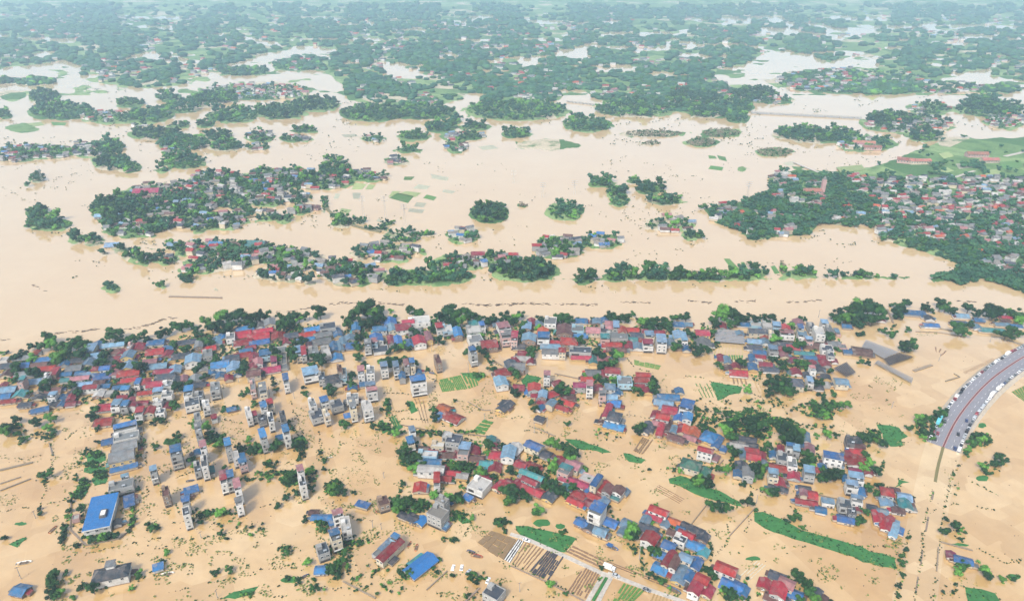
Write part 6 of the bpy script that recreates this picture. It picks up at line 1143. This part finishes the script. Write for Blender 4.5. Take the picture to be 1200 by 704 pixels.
# drowned van-like red and blue covers, boats
boatm = {'blue': RM['b'], 'red': RM['o'], 'brown': darkwood, 'white': plastic}
def boat(px, py, Lm, colour, a, lb, awn=None):
    X, Y = unp(px, py, .3); e = empty('boat', (X, Y, 0), R(a)); q = MB(); w_ = Lm * .17
    secs = [(-.5, .7), (-.3, 1), (.1, 1), (.35, .75), (.5, .08)]; vs = []
    for t, k in secs: vs += [(t * Lm, -w_ * k * .6, -.2), (t * Lm, w_ * k * .6, -.2), (t * Lm, w_ * k, .55 + (.25 if t > .4 else 0)), (t * Lm, -w_ * k, .55 + (.25 if t > .4 else 0))]
    fs = []
    for i in range(4): fs += [(4 * i, 4 * i + 4, 4 * i + 5, 4 * i + 1), (4 * i + 1, 4 * i + 5, 4 * i + 6, 4 * i + 2), (4 * i + 3, 4 * i + 7, 4 * i + 4, 4 * i)]
    fs += [(0, 1, 2, 3), (16, 19, 18, 17)]; q.add(vs, fs, boatm[colour]); q.box(-.3 * Lm, .3 * Lm, -w_ * .8, w_ * .8, .1, .2, darkwood); q.obj('hull', e)
    q = MB()
    for t in (-.2, .15): q.box(t * Lm - .15, t * Lm + .15, -w_ * .9, w_ * .9, .4, .48, darkwood)
    q.obj('bench', e)
    if awn: q = MB(); q.box(-.35 * Lm, .05 * Lm, -w_, w_, 1.6, 1.7, boatm[awn]); [q.box(x - .04, x + .04, y - .04, y + .04, .3, 1.6, steel_m) for x in (-.33 * Lm, .03 * Lm) for y in (-w_ * .9, w_ * .9)]; q.obj('awning', e)
    meta(e, lb, 'boat', 'small boats in the flood')
for b_ in ((62, 620, 6, 'red', 80, 'small red boat left of the long blue-roofed warehouse'), (480, 637, 4, 'red', 70, 'red boat between the two long sheds'), (488, 641, 5, 'red', 85, 'second red boat, nearer the big blue shed'), (552, 646, 5, 'blue', -20, 'small blue boat left of the bare brown plot'), (559, 651, 7, 'red', -15, 'orange-red boat left of the bare brown plot'),
           (717, 641, 8, 'blue', -30, 'blue boat off the foot of the blue-capped block', 'blue'), (790, 691, 8, 'blue', -35, 'pale blue raft at the bottom edge right of the beds'), (506, 437, 5, 'blue', -20, 'small blue boat by the green square field'), (510, 446, 4, 'white', 70, 'white boat just below the small blue one'),
           (223, 563, 5, 'blue', 15, 'small blue boat above the blue lean-to'), (28, 659, 8, 'white', 15, 'white boat north of the bottom left blue roof'), (196, 672, 7, 'white', 15, 'white boat right of the lower left blue lean-to'), (445, 599, 5, 'red', 10, 'red boat beneath the brown house'), (357, 675, 5, 'blue', 40, 'blue boat by the green patch near the purple-blue roof'), (386, 536, 4, 'white', 20, 'white boat on the diagonal canal road')):
    boat(*b_[:5], b_[5], b_[6] if len(b_) > 6 else None)

# ---------------- poles and masts ----------------
PO = [(626, 507, 9), (641, 500, 9), (737, 489, 6), (280, 448, 9), (377, 426, 9), (506, 412, 10), (428, 392, 8), (549, 436, 9), (363, 375, 7), (224, 470, 7), (25, 678, 9), (42, 607, 6), (749, 655, 10), (609, 693, 7), (437, 618, 6), (568, 492, 6), (316, 462, 7), (345, 467, 7), (1100, 423, 7), (1160, 401, 6), (959, 372, 8), (886, 590, 7), (450, 560, 5), (1045, 478, 6), (255, 700, 6), (236, 630, 5), (520, 620, 5), (447, 620, 5), (690, 470, 6), (845, 600, 6)]
pm = varied('pole_concrete', (.3, .29, .27), .1); pmesh = {}
for i, (px, py, h_) in enumerate(PO):
    if h_ not in pmesh:
        q = MB(); q.cyl(0, 0, -1, h_, .22, pm, 8, .14); a_ = q.mesh('shaft'); q = MB(); q.box(-1.1, 1.1, -.08, .08, h_ - .7, h_ - .52, darkwood); [q.cyl(x, 0, h_ - .52, h_ - .3, .06, frame_m, 6) for x in (-.95, 0, .95)]; pmesh[h_] = (a_, q.mesh('crossarm'))
    X, Y = unp(px, py); e = empty('power_pole', (X, Y, 0), R(20 + 37 * i % 60)); link(pmesh[h_][0], 'shaft', e); link(pmesh[h_][1], 'crossarm', e); meta(e, None, 'power pole', 'power poles in the flood'); PO[i] = (e, 'concrete power pole with crossarm', px, py)
give_labels(PO, TREELM)
masts = []
for px, py, h_ in ((52, 220, 32), (107, 192, 30), (426, 254, 28), (452, 256, 30), (475, 266, 30), (875, 236, 28), (636, 232, 22), (673, 228, 20), (602, 215, 20)):
    X, Y = unp(px, py); q = MB()
    for sx, sy in ((-1, -1), (1, -1), (1, 1), (-1, 1)): q.add([(sx * 1.5 - .07, sy * 1.5, -1), (sx * 1.5 + .07, sy * 1.5, -1), (sx * .3 + .05, sy * .3, h_), (sx * .3 - .05, sy * .3, h_)], [(0, 1, 2, 3)], steel_m)
    for k in range(6):
        f = 1.8 - 1.5 * k / 6; z = h_ * k / 6; g = 1.8 - 1.5 * (k + 1) / 6; z2 = h_ * (k + 1) / 6
        for s in (-1, 1): q.add([(-f, s * f, z), (-f + .08, s * f, z), (g, s * g, z2), (g - .08, s * g, z2)], [(0, 1, 2, 3)], steel_m)
    e = empty('pylon', (X, Y, 0)); q.obj('lattice_mast', e); q = MB()
    for z in (h_ - 6, h_ - 3, h_ - .5): q.box(-4, 4, -.15, .15, z, z + .3, steel_m)
    q.obj('crossarm', e); meta(e, None, 'pylon', 'pylons across the flooded plain'); masts.append((e, 'thin lattice pylon', px, py))
give_labels(masts, FARLM)

# ---------------- bridges and special buildings far off ----------------
def bridge(a, b_, w_, lb):
    A, B = unp(*a, 5), unp(*b_, 5); e = empty('bridge', (A[0], A[1], 0), math.atan2(B[1] - A[1], B[0] - A[0])); Ld = math.dist(A, B)
    q = MB(); q.box(0, Ld, -w_ / 2, w_ / 2, 1.9, 2.7, conc_m); q.obj('deck', e)
    for s in (-1, 1): q = MB(); q.box(0, Ld, s * w_ / 2 - .15, s * w_ / 2 + .15, 2.7, 3.4, conc_m); q.obj('railing', e)
    for i in range(8): q = MB(); x = Ld * (i + .5) / 8; q.box(x - .8, x + .8, -w_ / 2 + .5, w_ / 2 - .5, -2, 1.9, conc_m); q.obj('pier', e)
    meta(e, lb, 'bridge')
bridge((880, 130), (1010, 136.5), 9, 'long low grey bridge across the far flood at right'); bridge((-5, 89), (66, 90), 8, 'low bridge at the upper left edge')
bridge((664, 117), (698, 121), 6, 'short bridge right of the largest oval grove')
def hall(name, px, py, w_, d_, h_, rc, wk, rot, lb, tower=None):
    X, Y = unp(px, py, h_); e = empty(name, (X, Y, 0), R(rot)); q = MB(); a, b2 = w_ / 2, d_ / 2; q.box(-a, a, -b2, b2, -1, h_, WM[wk])
    for s in (-1, 1): q.add([(s * a, -b2, h_), (s * a, b2, h_), (s * a, 0, h_ + d_ * .28)], [(0, 1, 2)], WM[wk])
    q.obj('wall', e); q = MB(); z = h_ + d_ * .28 + .2
    for s in (-1, 1): q.add([(-a - .6, s * (b2 + .8), h_ - .2), (a + .6, s * (b2 + .8), h_ - .2), (a + .6, 0, z), (-a - .6, 0, z)], [(0, 1, 2, 3)], RM[rc])
    q.obj('roof', e); n_ = int(w_ / 4)
    for i in range(n_): link(window(1.6, 1.8), 'window', e, ((i + .5) / n_ * w_ - a, -b2 - .02, h_ - 2))
    if tower: q = MB(); q.box(a + .1, a + 5, -2.5, 2.5, -1, tower, WM[wk]); q.add([(a + .1, -2.5, tower), (a + 5, -2.5, tower), (a + 5, 2.5, tower), (a + .1, 2.5, tower), (a + 2.5, 0, tower + 5)], [(0, 1, 4), (1, 2, 4), (2, 3, 4), (3, 0, 4)], RM['c']); q.obj('bell_tower', e)
    meta(e, lb, 'hall' if name != 'church' else 'church')
hall('village_hall', 172, 224, 34, 15, 8, 'm', 'c', 8, 'long cream hall with crimson roof in the left village'); hall('village_hall', 130, 252, 38, 9, 4, 'l', 'g', 10, 'long pale blue roof at the left tip of the village')
hall('village_hall', 283, 287, 26, 12, 4, 'n', 'g', -2, 'brown-roofed hall in the flooded hall row'); hall('village_hall', 300, 286, 22, 16, 5, 't', 'g', -4, 'teal blue steep-roofed hall beside the brown one'); hall('village_hall', 257, 286, 22, 12, 4, 'b', 'w', -2, 'bright blue hall left of the brown-roofed hall')
hall('village_hall', 365, 242, 22, 10, 4, 'n', 'p', -10, 'brick-red block alone right of the left village'); hall('village_hall', 132, 287, 15, 11, 2, 'l', 'g', 10, 'low blue slab at the lower left village shore'); hall('village_hall', 205, 286, 16, 10, 3, 'l', 'g', 4, 'pale blue hall on the inner channel of left village')
hall('school', 1062, 187, 26, 12, 7, 's', 'p', -25, 'salmon-roofed school wing at the shore end'); hall('school', 1078, 188, 34, 10, 7, 's', 'c', 2, 'long salmon-roofed school wing in the green field'); hall('school', 1145, 180, 34, 12, 7, 's', 'p', -4, 'pink-walled salmon-roofed school at right of the field'); hall('school', 1160, 187, 28, 11, 6, 's', 'c', 4, 'second salmon-roofed school right of the field')
hall('school', 1012, 167, 38, 12, 6, 's', 'c', -12, 'salmon-roofed hall on the long wooded island'); hall('school', 1022, 172, 30, 10, 6, 's', 'p', -6, 'lower salmon-roofed hall on the long wooded island'); hall('church', 952, 223, 24, 11, 8, 's', 'p', 0, 'pink church with bell tower amid dark trees', 24)
hall('village_hall', 560, 297, 14, 9, 5, 'r', 'w', 5, 'red-roofed house among the treed spit roofs')

q = MB(); ribbon(q, [(1160, 245), (1166, 258), (1174, 275), (1180, 290), (1190, 300)], w=5, z=2.0, m=roadm); ribbon(q, [(1118, 208), (1130, 204), (1142, 200)], w=5, z=1.9, m=roadm); ribbon(q, [(1178, 183), (1192, 180), (1206, 176)], w=7, z=1.9, m=roadm); ribbon(q, [(930, 190), (945, 196), (962, 203), (975, 208)], w=4, z=1.6, m=roadm)
meta(q.obj('village_road'), kind='structure')
for s, k in (('1096 200 1110 196 1118 200 1104 204', 1), ('1120 192 1136 190 1140 196 1124 198', 2), ('1100 180 1112 178 1118 183 1106 186', 1), ('1150 200 1170 198 1176 205 1156 207', 1), ('905 203 925 200 930 204 910 206', 2), ('980 196 1010 193 1014 199 985 202', 1), ('1170 190 1196 188 1198 196 1176 198', 0),
             ('560 172 578 170 584 174 566 176', 2), ('30 145 48 143 52 147 34 149', 1), ('10 148 22 147 26 150 12 152', 1), ('60 143 78 144 76 147 62 147', 0), ('20 108 34 107 36 111 22 112', 1), ('400 158 416 157 420 160 404 161', 2), ('850 152 866 151 870 155 854 156', 1), ('480 244 498 246 494 250 478 248', 2), ('520 222 534 224 530 227 518 225', 2), ('400 244 412 246 408 250 398 248', 1)):
    meta(sheet('paddy', pp(s), 1.85 if pp(s)[0][0] > 904 else .14, padm[k], th=.3), kind='structure')
